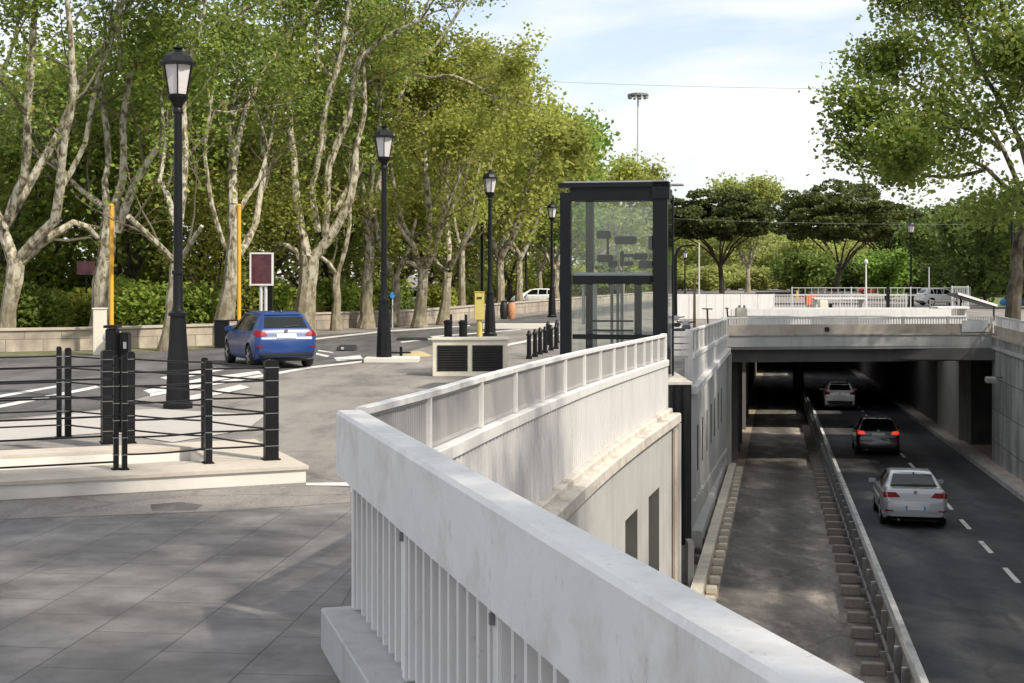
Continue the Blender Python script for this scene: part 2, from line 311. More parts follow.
# ------------------------------------------------------------------ mesh builder
class MB:
    def __init__(s): s.v = []; s.f = []
    def add(s, vs, fs):
        o = len(s.v); s.v += [tuple(v) for v in vs]; s.f += [tuple(i+o for i in f) for f in fs]; return s
    def box(s, c, size, rz=0.0, rx=0.0, ry=0.0, top=1.0):
        hx, hy, hz = size[0]/2, size[1]/2, size[2]/2
        vs = [Vector((x*hx*(top if z > 0 else 1), y*hy*(top if z > 0 else 1), z*hz)) for z in (-1, 1) for y in (-1, 1) for x in (-1, 1)]
        m = Matrix.Rotation(rz, 3, 'Z') @ Matrix.Rotation(ry, 3, 'Y') @ Matrix.Rotation(rx, 3, 'X')
        c = Vector(c)
        return s.add([m @ v + c for v in vs], [(0, 2, 3, 1), (4, 5, 7, 6), (0, 1, 5, 4), (2, 6, 7, 3), (0, 4, 6, 2), (1, 3, 7, 5)])
    def tube(s, pts, rad, n=6, caps=True):
        pts = [Vector(p) for p in pts]
        if not hasattr(rad, '__len__'): rad = [rad]*len(pts)
        vs = []; fs = []
        prev = None
        for i, p in enumerate(pts):
            t = (pts[min(i+1, len(pts)-1)]-pts[max(i-1, 0)])
            if t.length < 1e-9: t = Vector((0, 0, 1))
            t.normalize()
            if prev is None:
                a = Vector((1, 0, 0)) if abs(t.x) < .8 else Vector((0, 1, 0))
                prev = a
            u = (prev - t*prev.dot(t))
            if u.length < 1e-6: u = t.orthogonal()
            u.normalize(); prev = u
            w = t.cross(u)
            for k in range(n):
                a = 2*math.pi*k/n
                vs.append(p+(u*math.cos(a)+w*math.sin(a))*rad[i])
        for i in range(len(pts)-1):
            for k in range(n):
                k2 = (k+1) % n
                fs.append((i*n+k, i*n+k2, (i+1)*n+k2, (i+1)*n+k))
        if caps:
            fs.append(tuple(range(n-1, -1, -1))); fs.append(tuple((len(pts)-1)*n+k for k in range(n)))
        return s.add(vs, fs)
    def lathe(s, prof, c=(0, 0, 0), n=16, sq=None, axis='z'):
        """prof: (radius, height); sq = n sides for a faceted turning"""
        n = sq or n
        vs = []; fs = []
        for r, z in prof:
            for k in range(n):
                a = 2*math.pi*(k+.5)/n
                p = (r*math.cos(a), r*math.sin(a), z)
                if axis == 'x': p = (p[2], p[0], p[1])
                if axis == 'y': p = (p[0], p[2], p[1])
                vs.append((p[0]+c[0], p[1]+c[1], p[2]+c[2]))
        for i in range(len(prof)-1):
            for k in range(n):
                k2 = (k+1) % n
                fs.append((i*n+k, i*n+k2, (i+1)*n+k2, (i+1)*n+k))
        fs.append(tuple(range(n-1, -1, -1))); fs.append(tuple((len(prof)-1)*n+k for k in range(n)))
        return s.add(vs, fs)
    def sweep(s, path, prof, closed=True):
        """profile (u = to the right of the path, v = up) carried along a path with mitred corners"""
        path = [Vector(p) for p in path]; n = len(prof); vs = []; fs = []
        for i, p in enumerate(path):
            d0 = (path[i]-path[i-1]) if i > 0 else None
            d1 = (path[i+1]-path[i]) if i < len(path)-1 else None
            def nrm(d): q = Vector((d.y, -d.x, 0)); q.normalize(); return q
            if d0 is None: r = nrm(d1)
            elif d1 is None: r = nrm(d0)
            else:
                a, b = nrm(d0), nrm(d1); r = (a+b); r.normalize(); r = r/max(.3, r.dot(a))
            for u, v in prof: vs.append(p+r*u+Vector((0, 0, v)))
        for i in range(len(path)-1):
            for k in range(n if closed else n-1):
                k2 = (k+1) % n
                fs.append((i*n+k, (i+1)*n+k, (i+1)*n+k2, i*n+k2))
        if closed:
            fs.append(tuple(range(n))); fs.append(tuple((len(path)-1)*n+k for k in range(n-1, -1, -1)))
        return s.add(vs, fs)
    def prism(s, poly, z0, z1):
        n = len(poly)
        vs = [(p[0], p[1], z0) for p in poly]+[(p[0], p[1], z1) for p in poly]
        fs = [tuple(range(n-1, -1, -1)), tuple(range(n, 2*n))]+[(i, (i+1) % n, n+(i+1) % n, n+i) for i in range(n)]
        return s.add(vs, fs)
    def flat(s, poly, z=None):
        vs = [(p[0], p[1], p[2] if z is None else z) for p in poly]
        tr = tessellate_polygon([[Vector(v) for v in vs]])
        return s.add(vs, [tuple(t) for t in tr])
    def build(s, name, mat, parent=None, smooth=False, bevel=0.0):
        o = Vector(parent.matrix_basis.translation) if parent is not None else Vector((0, 0, 0))
        if parent is not None and parent.parent is not None: o = o + Vector(parent.parent.matrix_basis.translation)
        me = bpy.data.meshes.new(name)
        me.from_pydata([(v[0]-o.x, v[1]-o.y, v[2]-o.z) for v in s.v], [], s.f)
        bm = bmesh.new(); bm.from_mesh(me); bmesh.ops.recalc_face_normals(bm, faces=bm.faces)
        if bevel > 0:
            ed = [e for e in bm.edges if len(e.link_faces) == 2 and e.calc_face_angle(0) > .6]
            bmesh.ops.bevel(bm, geom=ed, offset=bevel, segments=2, affect='EDGES', clamp_overlap=True)
        bm.to_mesh(me); bm.free()
        if smooth:
            me.shade_smooth()
            try: me.set_sharp_from_angle(angle=R(38))
            except Exception: pass
        me.materials.append(mat)
        ob = bpy.data.objects.new(name, me); C.objects.link(ob)
        if parent is not None: ob.parent = parent
        return ob

def empty(name, loc=(0, 0, 0), rz=0.0):
    o = bpy.data.objects.new(name, None); o.empty_display_size = .2
    o.location = loc; o.rotation_euler = (0, 0, rz); C.objects.link(o); return o
def tag(o, label=None, cat=None, group=None, kind=None):
    if label: o['label'] = label
    if cat: o['category'] = cat
    if group: o['group'] = group
    if kind: o['kind'] = kind
    return o
def thing(name, label, cat, loc=(0, 0, 0), rz=0.0, group=None):
    return tag(empty(name, loc, rz), label, cat, group)
def copy_tree(o, parent=None):
    c = o.copy(); C.objects.link(c)
    if parent is not None: c.parent = parent
    for ch in list(o.children): copy_tree(ch, c)
    return c
def struct(mb, name, mat, **kw):
    return tag(mb.build(name, mat, **kw), kind='structure')

def glowmat(name, base, em, st):
    m = pm(name, base, .25, .1, 5); b = [n for n in m.node_tree.nodes if n.type == 'BSDF_PRINCIPLED'][0]
    b.inputs['Emission Color'].default_value = col(em); b.inputs['Emission Strength'].default_value = st; return m
M['brake_glow'] = glowmat('brake_glow', (.3, .01, .01), (1, .06, .03), .55)
# ------------------------------------------------------------------ camera, light, sky
cam = bpy.data.cameras.new('camera'); cam.lens = 36*F/1024; cam.sensor_width = 36; cam.shift_y = -(341.5-HY)/1024
cam.clip_end = 6000; cam.clip_start = .1
co = bpy.data.objects.new('camera', cam); co.location = (0, 0, CAMH); co.rotation_euler = (R(90), 0, 0); C.objects.link(co); SC.camera = co

SUN = Vector((.62, -.52, .86)).normalized()
sl = bpy.data.lights.new('sun', 'SUN'); sl.energy = 3.5; sl.angle = R(1.3); sl.color = (1, .92, .79)
so = bpy.data.objects.new('sun', sl); so.rotation_euler = SUN.to_track_quat('Z', 'Y').to_euler(); so.location = (20, -20, 60); C.objects.link(so)
w = bpy.data.worlds.new('World'); SC.world = w; w.use_nodes = True
nt = w.node_tree; nt.nodes.clear()
wo = nd(nt, 'ShaderNodeOutputWorld'); bg = nd(nt, 'ShaderNodeBackground'); bg.inputs[1].default_value = .13
sky = nd(nt, 'ShaderNodeTexSky', sky_type='NISHITA'); sky.sun_disc = False
sky.sun_elevation = math.asin(SUN.z); sky.sun_rotation = math.atan2(SUN.x, SUN.y); sky.dust_density = 1.5; sky.air_density = 1.0
tc = nd(nt, 'ShaderNodeTexCoord')
mp = nd(nt, 'ShaderNodeMapping'); mp.inputs['Scale'].default_value = (1.3, 1.3, 5.0); mp.inputs['Location'].default_value = (.3, .1, .45)
lk(nt, tc.outputs['Generated'], mp.inputs[0])
n = nd(nt, 'ShaderNodeTexNoise'); n.inputs['Scale'].default_value = 2.2; n.inputs['Detail'].default_value = 9; n.inputs['Roughness'].default_value = .55; n.inputs['Distortion'].default_value = .3
lk(nt, mp.outputs[0], n.inputs['Vector'])
rp = nd(nt, 'ShaderNodeValToRGB'); rp.color_ramp.elements[0].position = .40; rp.color_ramp.elements[1].position = .60
rp.color_ramp.elements[0].color = (.34,)*3+(1,); rp.color_ramp.elements[1].color = (.97,)*3+(1,)
lk(nt, n.outputs['Fac'], rp.inputs[0])
mx = nd(nt, 'ShaderNodeMix', data_type='RGBA'); lk(nt, rp.outputs[0], mx.inputs[0]); lk(nt, sky.outputs[0], mx.inputs[6])
mx.inputs[7].default_value = (5.9, 5.9, 5.9, 1)
lk(nt, mx.outputs[2], bg.inputs[0]); lk(nt, bg.outputs[0], wo.inputs[0])
SC.view_settings.view_transform = 'Standard'; SC.view_settings.look = 'None'; SC.view_settings.exposure = .56; SC.view_settings.gamma = 1
SC.cycles.max_bounces = 6; SC.cycles.transparent_max_bounces = 16; SC.cycles.diffuse_bounces = 3; SC.cycles.glossy_bounces = 3
SC.cycles.use_denoising = True
SC.cycles.use_adaptive_sampling = True; SC.cycles.adaptive_threshold = .02

# ------------------------------------------------------------------ trench geometry
def zr(d): return -3.96-.028*(d-37.6)
def RX(d, x0): return .185*d+x0
RAIL = [(-1.10, 10.35, 1.64), (-.71, 11.84, 1.635), (-.28, 14.15, 1.61), (.39, 17.4, 1.57), (1.10, 20.7, 1.52), (1.93, 24.1, 1.47), (3.04, 28.4, 1.42)]
RAIL2 = [(4.18, 33.5, 1.31), (5.95, 42.4, 1.17), (7.70, 51.2, 1.03)]
XL, XR = -1.75, 8.0
def capx(d): return -1.228+(10.04-d)*.281       # outer (street-side) face of the near parapet
DN = -14.0
left_edge = [(capx(DN)+.25, DN), (-.95, 10.3)]+[(x+.05, y) for x, y, z in RAIL[1:]]+[(3.1, 28.6), (3.1, 29.2), (3.1, 33.4), (4.2, 33.5), (7.7, 51.2)]
hole1 = left_edge+[(RX(52.4, XR), 52.4), (RX(DN, XR), DN)]
def slot(d0, d1): return [(RX(d0, XL), d0), (RX(d1, XL), d1), (RX(d1, XR), d1), (RX(d0, XR), d0)]
SLOTS = [(62.0, 67.0), (125.0, 131.0)]
outer = [(-1600, -300), (-1600, 2500), (1600, 2500), (1600, -300)]
def holed(poly, holes, z):
    vs = [Vector((x, y, z)) for x, y in poly]; loops = [vs]
    for h in holes: loops.append([Vector((x, y, z)) for x, y in h])
    tr = tessellate_polygon(loops); allv = [v for l in loops for v in l]
    b = MB(); b.add(allv, [tuple(t) for t in tr]); return b
struct(holed(outer, [hole1]+[slot(*s) for s in SLOTS]+[[(RX(76, 2.4), 76), (RX(79.5, 2.4), 79.5), (RX(79.5, 8.0), 79.5), (RX(76, 8.0), 76)]], 0.0), 'ground', M['plaza'])  # last opening is added, unseen, to let sun onto the white car's rear

# paved foreground (stops at the white slab and at the parapet)
pv = [(-14, -14), (capx(DN)-.14, -14), (capx(9.9)-.14, 9.97), (-1.35, 10.1), (-1.30, 17.75), (-2.58, 17.8), (-5.9, 16.4), (-14, 13.0)]
b = MB(); b.flat(pv, .004); struct(b, 'pavement', M['paving'])
b = MB(); b.flat([G(-60, 506), G(0, 502), G(306, 485), G(350, 488.5), G(350, 503), G(215, 512), G(-60, 522)], .0072); struct(b, 'plaza_apron_ground', M['plaza'])
# park ground behind the low wall, the street, its light kerb band
WALL = [(-60, 38), (-30, 44.5), (-17.3, 48), (-14.3, 49.3), (-10.7, 53), (-10.1, 60), (-9.6, 68), (-4.9, 74.5), (-2.6, 84), (1.5, 100), (9, 130), (18, 160)]
park = [(x, y) for x, y in WALL]+[(30, 260), (-200, 400), (-300, 38)]
b = MB(); b.flat(park, .005); struct(b, 'park_ground', M['soil'])
ROADL = [(-60, 34.5), (-30, 40.5), (-17.5, 44.5), (-12.5, 47.5), (-8.8, 53), (-8.2, 62), (-3.8, 70), (-1, 81), (3, 98), (10.5, 128), (20, 160)]
ROADR = [(20.0, 140), (10, 108), (3.5, 84), (.4, 70), (-1.8, 60), (-3.3, 50), (-4.0, 45), (-4.47, 42.4), (-5.6, 39.7), (-6.5, 36.2), (-7.55, 32.4), (-7.85, 30.5), (-8.0, 27.4), (-9.1, 25.8), (-13, 22.5), (-60, 5)]
b = MB(); b.flat(ROADL+ROADR, .008); struct(b, 'street_road', M['asphalt_street'])
b = MB(); b.flat([(x, y-.35) for x, y in WALL[:6]]+[(x, y+.0) for x, y in reversed(ROADL[:6])], .009); struct(b, 'verge_ground', M['verge'])
b = MB()
b.flat([G(-60, 428), G(95, 412), G(156, 409.5), G(266, 415.5), G(247, 430), G(173, 443), G(110, 433), G(-60, 446)], .012)
struct(b, 'kerb_band', M['pale_pave'])
b = MB()
def mk(*px):
    b.flat([G(x, y) for x, y in px], .013)
mk((150, 397.5), (150, 394.3), (183, 387.6), (258, 375.6), (310, 366.8), (362, 361.2), (362, 363), (310, 369), (258, 378.3), (183, 390.6))
mk((-40, 404), (0, 395.5), (56, 386), (58, 387.6), (0, 398), (-40, 407))
mk((-40, 415), (0, 405.5), (96, 386.2), (100, 388), (0, 408.5), (-40, 419))
mk((143, 391), (205, 378), (259, 371.2), (262, 374), (220, 380.5), (150, 394))
mk((160, 378), (215, 368), (228, 369.5), (170, 381))
mk((170, 401), (240, 385), (250, 388), (182, 403))
mk((300, 340), (383, 331), (470, 325.3), (470, 326.4), (383, 332.4), (300, 341.6))
mk((334, 358), (360, 355.5), (363, 359), (337, 361.5))
mk((318, 350.2), (333, 352.4), (333, 353.4), (318, 351.4))
mk((316, 353), (330, 356.2), (327, 357.4), (316, 355))
mk((400, 342), (438, 337.8), (440, 338.6), (402, 343))
mk((500, 345.5), (560, 334), (562, 335), (506, 346.6))
mk((430, 336.5), (520, 329.4), (522, 330.2), (432, 337.6))
mk((306, 483.8), (352, 483.2), (352, 487), (306, 486.2))
struct(b, 'street_markings', M['marking'])
b = MB(); b.flat([(40, 118), (60, 260), (-20, 700), (900, 900), (420, 118)], .006); struct(b, 'lawn_ground', M['lawn'])

# underpass floor and carriageways
def strip(x0, x1, d0, d1, dz, n=1):
    b = MB(); vs = []; fs = []
    ds = [d0+(d1-d0)*i/n for i in range(n+1)]
    for d in ds: vs += [(RX(d, x0), d, zr(d)+dz), (RX(d, x1), d, zr(d)+dz)]
    for i in range(n): fs.append((2*i, 2*i+1, 2*i+3, 2*i+2))
    return b.add(vs, fs)
struct(strip(-7.5, 12.0, DN, 176, 0), 'underpass_ground', M['debris'])
struct(strip(-1.12, 1.80, DN, 175, .006), 'side_carriageway_road', M['asphalt_old'])
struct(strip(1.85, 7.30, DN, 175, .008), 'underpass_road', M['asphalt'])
b = MB()
b2 = strip(2.13, 2.30, DN, 110, .013); b.add(b2.v, b2.f)
ds = []
d = 29.15
per = 3.65
k = -4
while d+per*k < 120:
    d0 = d+per*k; d1 = d0+1.75
    b2 = strip(4.93, 5.05, d0, d1, .013); b.add(b2.v, b2.f); k += 1
b2 = strip(7.0, 7.1, DN, 60, .013); 
struct(b, 'lane_markings', M['marking'])
# kerb and narrow walk on the right, stone edging on the left
def lane_sweep(x0, x1, h, d0, d1, n=12):
    path = [(RX(d, (x0+x1)/2), d, zr(d)) for d in [d0+(d1-d0)*i/n for i in range(n+1)]]
    hw = (x1-x0)/2
    b = MB(); b.sweep(path, [(-hw, -.1), (-hw, h), (hw, h), (hw, -.1)]); return b
struct(lane_sweep(7.32, 7.50, .16, DN, 175), 'walkway_kerb', M['concrete'])
struct(lane_sweep(7.50, 8.05, .14, DN, 175), 'walkway_path', M['concrete_soil'])
struct(lane_sweep(-1.64, -1.40, .20, 8, 51.0), 'edging_kerb', M['tan_stone'])

# footing blocks, each one loose on the floor
def block_proto(name, label, cat, sx, sy, sz, group, mat):
    b = MB(); b.box((0, 0, sz/2), (sx, sy, sz), top=.93)
    o = b.build(name, mat, bevel=.012); tag(o, label, cat, group); return o
fb = block_proto('footing_block', 'weathered concrete block in the row along the foot of the central guard rail', 'concrete block', .38, .21, .17, 'concrete blocks beside the guard rail', M['block'])
d = 19.3; i = 0
while d < 70:
    o = fb if i == 0 else fb.copy()
    if i: C.objects.link(o)
    o.location = (RX(d, 1.50)+random.uniform(-.02, .02), d, zr(d)+.005); o.rotation_euler = (0, 0, -math.atan(.185)+random.uniform(-.05, .05))
    d += 1.24; i += 1
eb = block_proto('edge_block', 'small pale concrete block in the row along the left stone edging', 'concrete block', .22, .26, .13, 'small concrete blocks along the stone edging', M['tan_stone'])
d = 25.0; i = 0
while d < 50.5:
    o = eb if i == 0 else eb.copy()
    if i: C.objects.link(o)
    o.location = (RX(d, -1.24)+random.uniform(-.02, .02), d, zr(d)+.005); o.rotation_euler = (0, 0, -math.atan(.185)+random.uniform(-.08, .08))
    d += 1.05; i += 1
# loose rubble bits left of the edging
for j, (dd, x0) in enumerate([(31.5, -1.72), (32.6, -1.7), (33.9, -1.73), (35.2, -1.7), (41, -1.72)]):
    b = MB(); b.box((0, 0, .09), (.2, .34, .18), top=.75); o = b.build('rubble_stone', M['concrete_dark'], bevel=.02)
    o.location = (RX(dd, x0), dd, zr(dd)); o.rotation_euler = (.05, .1*(-1)**j, .5*j)
    tag(o, 'dark loose lump of rubble in the dirt between wall foot and stone edging', 'rubble', 'rubble lumps by the wall foot')

# central guard rail
gr = thing('guard_rail', 'long rusty steel guard rail dividing the two carriageways of the underpass', 'guard rail', (RX(20, 1.85), 20, zr(20)))
n = 14; dd = [DN+(160-DN)*i/n for i in range(n+1)]
path = [(RX(d, 1.85), d, zr(d)) for d in dd]
b = MB(); b.sweep(path, [(-.035, .70), (-.035, .76), (.0, .785), (.035, .76), (.035, .70)]); b.build('top_rail', M['rail_steel'], gr, smooth=False)
b = MB(); b.sweep(path, [(-.015, .06), (-.03, .2), (-.01, .35), (-.03, .5), (-.01, .66), (.015, .66), (.03, .5), (.012, .35), (.03, .2), (.015, .06)]); b.build('beam_panel', M['rail_steel'], gr)
b = MB(); b.sweep(path, [(-.14, .28), (-.14, .34), (-.10, .34), (-.10, .28)]); b.build('lower_rail', M['rail_steel'], gr)
d = 19.3; pi = 0
while d < 100 and pi < 60:
    b = MB(); b.box((RX(d, 1.77), d, zr(d)+.36), (.10, .07, .72), rz=-math.atan(.185)); b.box((RX(d, 1.70), d, zr(d)+.30), (.16, .05, .1), rz=-math.atan(.185))
    b.build('post', M['rail_steel'], gr); d += 1.24; pi += 1

# ------------------------------------------------------------------ boolean helper
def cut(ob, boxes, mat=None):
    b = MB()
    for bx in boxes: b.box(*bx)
    mat = mat or M['concrete_dark']; ob.data.materials.append(mat); cu = b.build('cutter', mat)  # dark colour on the cut faces stands in for shade in the reveals
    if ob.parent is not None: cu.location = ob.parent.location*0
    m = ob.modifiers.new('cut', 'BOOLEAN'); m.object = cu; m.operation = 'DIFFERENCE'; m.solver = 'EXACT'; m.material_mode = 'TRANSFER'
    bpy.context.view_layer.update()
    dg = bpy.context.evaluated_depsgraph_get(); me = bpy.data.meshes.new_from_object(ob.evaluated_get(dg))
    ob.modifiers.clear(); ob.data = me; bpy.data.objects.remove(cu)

# ------------------------------------------------------------------ near parapet (turns the corner beside the camera)
base = Vector((capx(9.9), 9.9, 0))
np_ = thing('near_parapet', 'white parapet running from the corner toward the camera, deep smooth beam over ribbed sheet', 'parapet', base)
def npath(off, z): return [(capx(d)+off, d, z) for d in (DN, 10.0)]
b = MB(); b.sweep([(capx(DN)+.09, DN, 0), (capx(10.12)+.09, 10.12, 0)], [(-.09, 1.19), (-.09, 1.615), (-.075, 1.64), (.085, 1.64), (.10, 1.625), (.10, 1.19)])
b.build('cap_beam', M['white_cap'], np_, bevel=0)
b = MB(); b.sweep([(capx(DN)+.12, DN, 0), (capx(9.98)+.12, 9.98, 0)], [(-.25, .004), (-.25, .27), (-.24, .28), (.2, .28), (.2, .004)]); b.build('plinth', M['concrete_light'], np_)
b = MB(); b.sweep([(capx(DN)+.17, DN, 0), (capx(9.9)+.17, 9.9, 0)], [(-.012, .33), (-.012, 1.185), (.012, 1.185), (.012, .33)]); b.build('backing_sheet', M['bar_white'], np_)
b = MB(); d = 9.78
while d > -4:
    b.box((capx(d)+.125, d, .755), (.075, .045, .89), rz=math.atan(.281)); d -= .19
b.build('ribs', M['white_paint'], np_)
for d in (9.88, 8.15, 6.2, 4.3, 2.4, .5, -1.4):
    b = MB(); b.box((capx(d)+.12, d, .735), (.09, .10, .905), rz=math.atan(.281)); b.build('post', M['white_paint'], np_, bevel=.006)
# small joint plates and bolts under the beam
b = MB()
for d in (8.15, 6.2, 4.3):
    b.box((capx(d)+.060, d, 1.10), (.02, .03, .05), rz=math.atan(.281))
b.build('bolt', M['rail_steel'], np_)

# ------------------------------------------------------------------ railings on the far side of the corner
def densify(path, step):
    pts = [Vector(p) for p in path]; out = []
    L = [0]
    for i in range(1, len(pts)): L.append(L[-1]+(pts[i]-pts[i-1]).length)
    n = max(1, round(L[-1]/step)); res = []
    for k in range(n+1):
        s = L[-1]*k/n
        for i in range(1, len(pts)):
            if s <= L[i]+1e-6:
                t = (s-L[i-1])/(L[i]-L[i-1]); res.append(pts[i-1].lerp(pts[i], t)); break
    return res
def smooth_path(path, it=2):
    p = [Vector(q) for q in path]
    for _ in range(it):
        q = [p[0]]
        for i in range(len(p)-1):
            q.append(p[i].lerp(p[i+1], .25)); q.append(p[i].lerp(p[i+1], .75))
        q.append(p[-1]); p = q
    return p
def along_dir(a, b):
    v = b-a; return math.atan2(v.y, v.x)
def at_path(path, d):
    for i in range(len(path)-1):
        if path[i].y <= d <= path[i+1].y:
            t = (d-path[i].y)/(path[i+1].y-path[i].y); p = path[i].lerp(path[i+1], t); v = path[i+1]-path[i]; return p, math.atan2(v.y, v.x)
    return path[-1], R(75)
def bar_railing(path, step, slat, parent, top_w=.09, top_h=.055, height=.50, slat_w=.03, pm_='white_paint'):
    """path carries the top of the rail; posts, one panel per bay, top rail"""
    sp = smooth_path(path)
    b = MB(); b.sweep(sp, [(-top_w/2, -top_h), (-top_w/2, -.008), (-top_w/2+.012, 0), (top_w/2-.012, 0), (top_w/2, -.008), (top_w/2, -top_h)]); b.build('top_rail', M[pm_], parent)
    pp = [at_path(sp, dd_)[0] for dd_ in step] if hasattr(step, '__len__') else densify(sp, step)
    for i, p in enumerate(pp):
        a = along_dir(pp[max(0, i-1)], pp[min(len(pp)-1, i+1)])
        b = MB(); b.box(p+Vector((0, 0, -top_h-(height-top_h)/2-.002)), (.055, .085, height-top_h-.004), rz=a); b.build('post', M[pm_], parent, bevel=.005)
    for i in range(len(pp)-1):
        b = MB(); a = along_dir(pp[i], pp[i+1]); L = (pp[i+1]-pp[i]).length
        n = max(2, int(L/slat)); dv = (pp[i+1]-pp[i])/n
        for k in range(1, n):
            q = pp[i]+dv*k
            b.box(q+Vector((0, 0, -top_h-(height-top_h)/2+.01)), (slat_w, .014, height-top_h-.06), rz=a)
        mid = (pp[i]+pp[i+1])/2
        dxy = (pp[i+1]-pp[i]); ry = -math.atan2(dxy.z, math.hypot(dxy.x, dxy.y))
        b.box(mid+Vector((0, 0, -height+.03)), (L-.1, .03, .03), rz=a, ry=ry)
        b.box(mid+Vector((0, 0, -top_h-.02)), (L-.1, .03, .025), rz=a, ry=ry)
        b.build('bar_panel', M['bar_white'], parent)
    return sp, pp
tp = thing('trench_parapet', 'long white railing and ribbed metal parapet curving along the ramp toward the glass lift', 'parapet', (RAIL[1][0], RAIL[1][1], 0))
sp, pp = bar_railing(RAIL, (10.36, 11.9, 13.9, 15.6, 17.2, 18.75, 20.25, 21.6, 22.8, 23.9, 24.9, 25.85, 26.7, 27.5, 28.3), .048, tp, slat_w=.02)
b = MB(); b.sweep(sp, [(-.08, -.625), (-.08, -.51), (.09, -.51), (.10, -.52), (.10, -.625)]); b.build('band', M['white_paint'], tp)
b = MB(); pr = []
vs = []; fs = []
fine = densify(sp, .17)
path = [Vector((p.x, p.y, 0)) for p in fine]
# ribbed sheet: vertical corrugations under the band
prev = None
for i, p in enumerate(fine):
    t = (fine[min(i+1, len(fine)-1)]-fine[max(i-1, 0)]); t.z = 0; t.normalize(); r = Vector((t.y, -t.x, 0))
    for s_, u in ((-.050, .03), (-.030, .075), (.030, .075), (.050, .03)):
        q = p+t*s_+r*u
        vs += [(q.x, q.y, -.05), (q.x, q.y, p.z-.62)]
for i in range(len(vs)//2-1): fs.append((2*i, 2*i+2, 2*i+3, 2*i+1))
b.add(vs, fs); b.sweep(sp[::2]+[sp[-1]] if False else [Vector((p.x, p.y, 0)) for p in sp], [(-.04, -.05), (-.04, .76), (.026, .76), (.026, -.05)])
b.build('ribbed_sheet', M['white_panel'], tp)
b = MB(); b.box((3.03, 28.42, .68), (.14, .12, 1.50), rz=R(76)); b.build('end_post', M['white_paint'], tp, bevel=.006)
# ledges and retaining wall below
rw = thing('retaining_wall', 'grey white concrete retaining wall with shuttered window recesses below the curving parapet', 'wall', (RAIL[3][0], RAIL[3][1], -4))
flatp = [Vector((p.x, p.y, 0)) for p in sp]
b = MB(); b.sweep(flatp, [(-.12, -.14), (-.12, -.052), (.15, -.052), (.17, -.07), (.17, -.14)]); b.build('upper_ledge', M['ledge'], rw)
b = MB(); b.sweep(flatp, [(-.3, -.32), (-.3, -.142), (.31, -.142), (.34, -.165), (.34, -.32)]); b.build('lower_ledge', M['ledge'], rw)
b = MB(); b.sweep(flatp, [(-.5, -6), (-.5, -.322), (.24, -.322), (.24, -6)]); wl = b.build('wall', M['concrete_light'], rw)
def off_path(path, d, u):
    p, a = at_path(path, d); return Vector((p.x+math.sin(a)*u, p.y-math.cos(a)*u, p.z)), a
loc0 = Vector(rw.location)
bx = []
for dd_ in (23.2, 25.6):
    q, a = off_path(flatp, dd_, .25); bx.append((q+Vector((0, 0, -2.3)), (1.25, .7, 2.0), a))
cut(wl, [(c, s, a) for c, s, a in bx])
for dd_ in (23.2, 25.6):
    q, a = off_path(flatp, dd_, -.02); b = MB(); b.box(q+Vector((0, 0, -2.3)), (1.20, .05, 1.96), rz=a); b.build('window', M['recess_shade'], rw)  # pane coloured near black to stand in for shade inside the recess
# pilaster and pipes at the wall end
b = MB(); q, a = off_path(flatp, 28.3, .22); b.box(q+Vector((0, 0, -2.6)), (.22, .24, 4.5), rz=a); b.build('pilaster', M['concrete_light'], rw)
b = MB(); q, a = off_path(flatp, 27.8, .30); b.tube([q+Vector((0, 0, -.4)), q+Vector((0, 0, -4.2))], .05, 8); b.build('drain_pipe', M['concrete_soil'], rw)
# shelf of debris at the wall foot
# second stretch beyond the lift
tp2 = thing('trench_parapet', 'shorter white railing parapet with plain band between the lift gap and the bridge', 'parapet', (RAIL2[0][0], RAIL2[0][1], 0))
sp2, pp2 = bar_railing(RAIL2, 1.6, .075, tp2, height=.56, slat_w=.04)
fl2 = [Vector((p.x, p.y, 0)) for p in sp2]
b = MB(); b.sweep(sp2, [(-.10, -.68), (-.10, -.565), (.09, -.565), (.10, -.575), (.10, -.68)]); b.build('band', M['white_paint'], tp2)
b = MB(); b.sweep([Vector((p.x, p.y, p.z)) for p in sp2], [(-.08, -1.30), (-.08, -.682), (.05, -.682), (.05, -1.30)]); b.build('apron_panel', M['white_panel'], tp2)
b = MB(); b.box((4.17, 33.44, .62), (.18, .16, 1.40), rz=R(78)); b.build('end_post', M['white_paint'], tp2, bevel=.006)
rw2 = thing('retaining_wall', 'pale retaining wall with a row of narrow dark slits leading to the underpass mouth', 'wall', (RAIL2[1][0], RAIL2[1][1], -4))
b = MB(); b.sweep(fl2, [(-.2, -.20), (-.2, -.02), (.16, -.02), (.18, -.04), (.18, -.20)]); b.build('ledge', M['white_paint'], rw2)
b = MB(); b.sweep(fl2, [(-.8, -6.5), (-.8, -.202), (.05, -.202), (.05, -6.5)]); wl = b.build('wall', M['concrete_light'], rw2)
loc0 = Vector(rw2.location); bx = []
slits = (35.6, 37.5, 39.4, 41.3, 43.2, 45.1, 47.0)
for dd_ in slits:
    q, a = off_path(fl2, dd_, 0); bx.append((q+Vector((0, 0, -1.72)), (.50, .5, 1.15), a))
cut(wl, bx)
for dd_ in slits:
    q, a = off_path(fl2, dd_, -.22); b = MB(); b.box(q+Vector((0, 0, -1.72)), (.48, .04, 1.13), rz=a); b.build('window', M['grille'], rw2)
b = MB(); q, a = off_path(fl2, 50.9, .07); b.box(q+Vector((0, 0, -2.6)), (.5, .28, 4.78), rz=a); b.build('pilaster', M['concrete'], rw2)
for i in range(22):
    dd_ = 34.2+i*.75
    q, a = off_path(fl2, dd_, .07); q.z = zr(dd_)+1.05-.012*i
    b = MB(); b.box(q, (.09, .06, .07), rz=a); b.build('drain_spout', M['white_cap'], rw2)
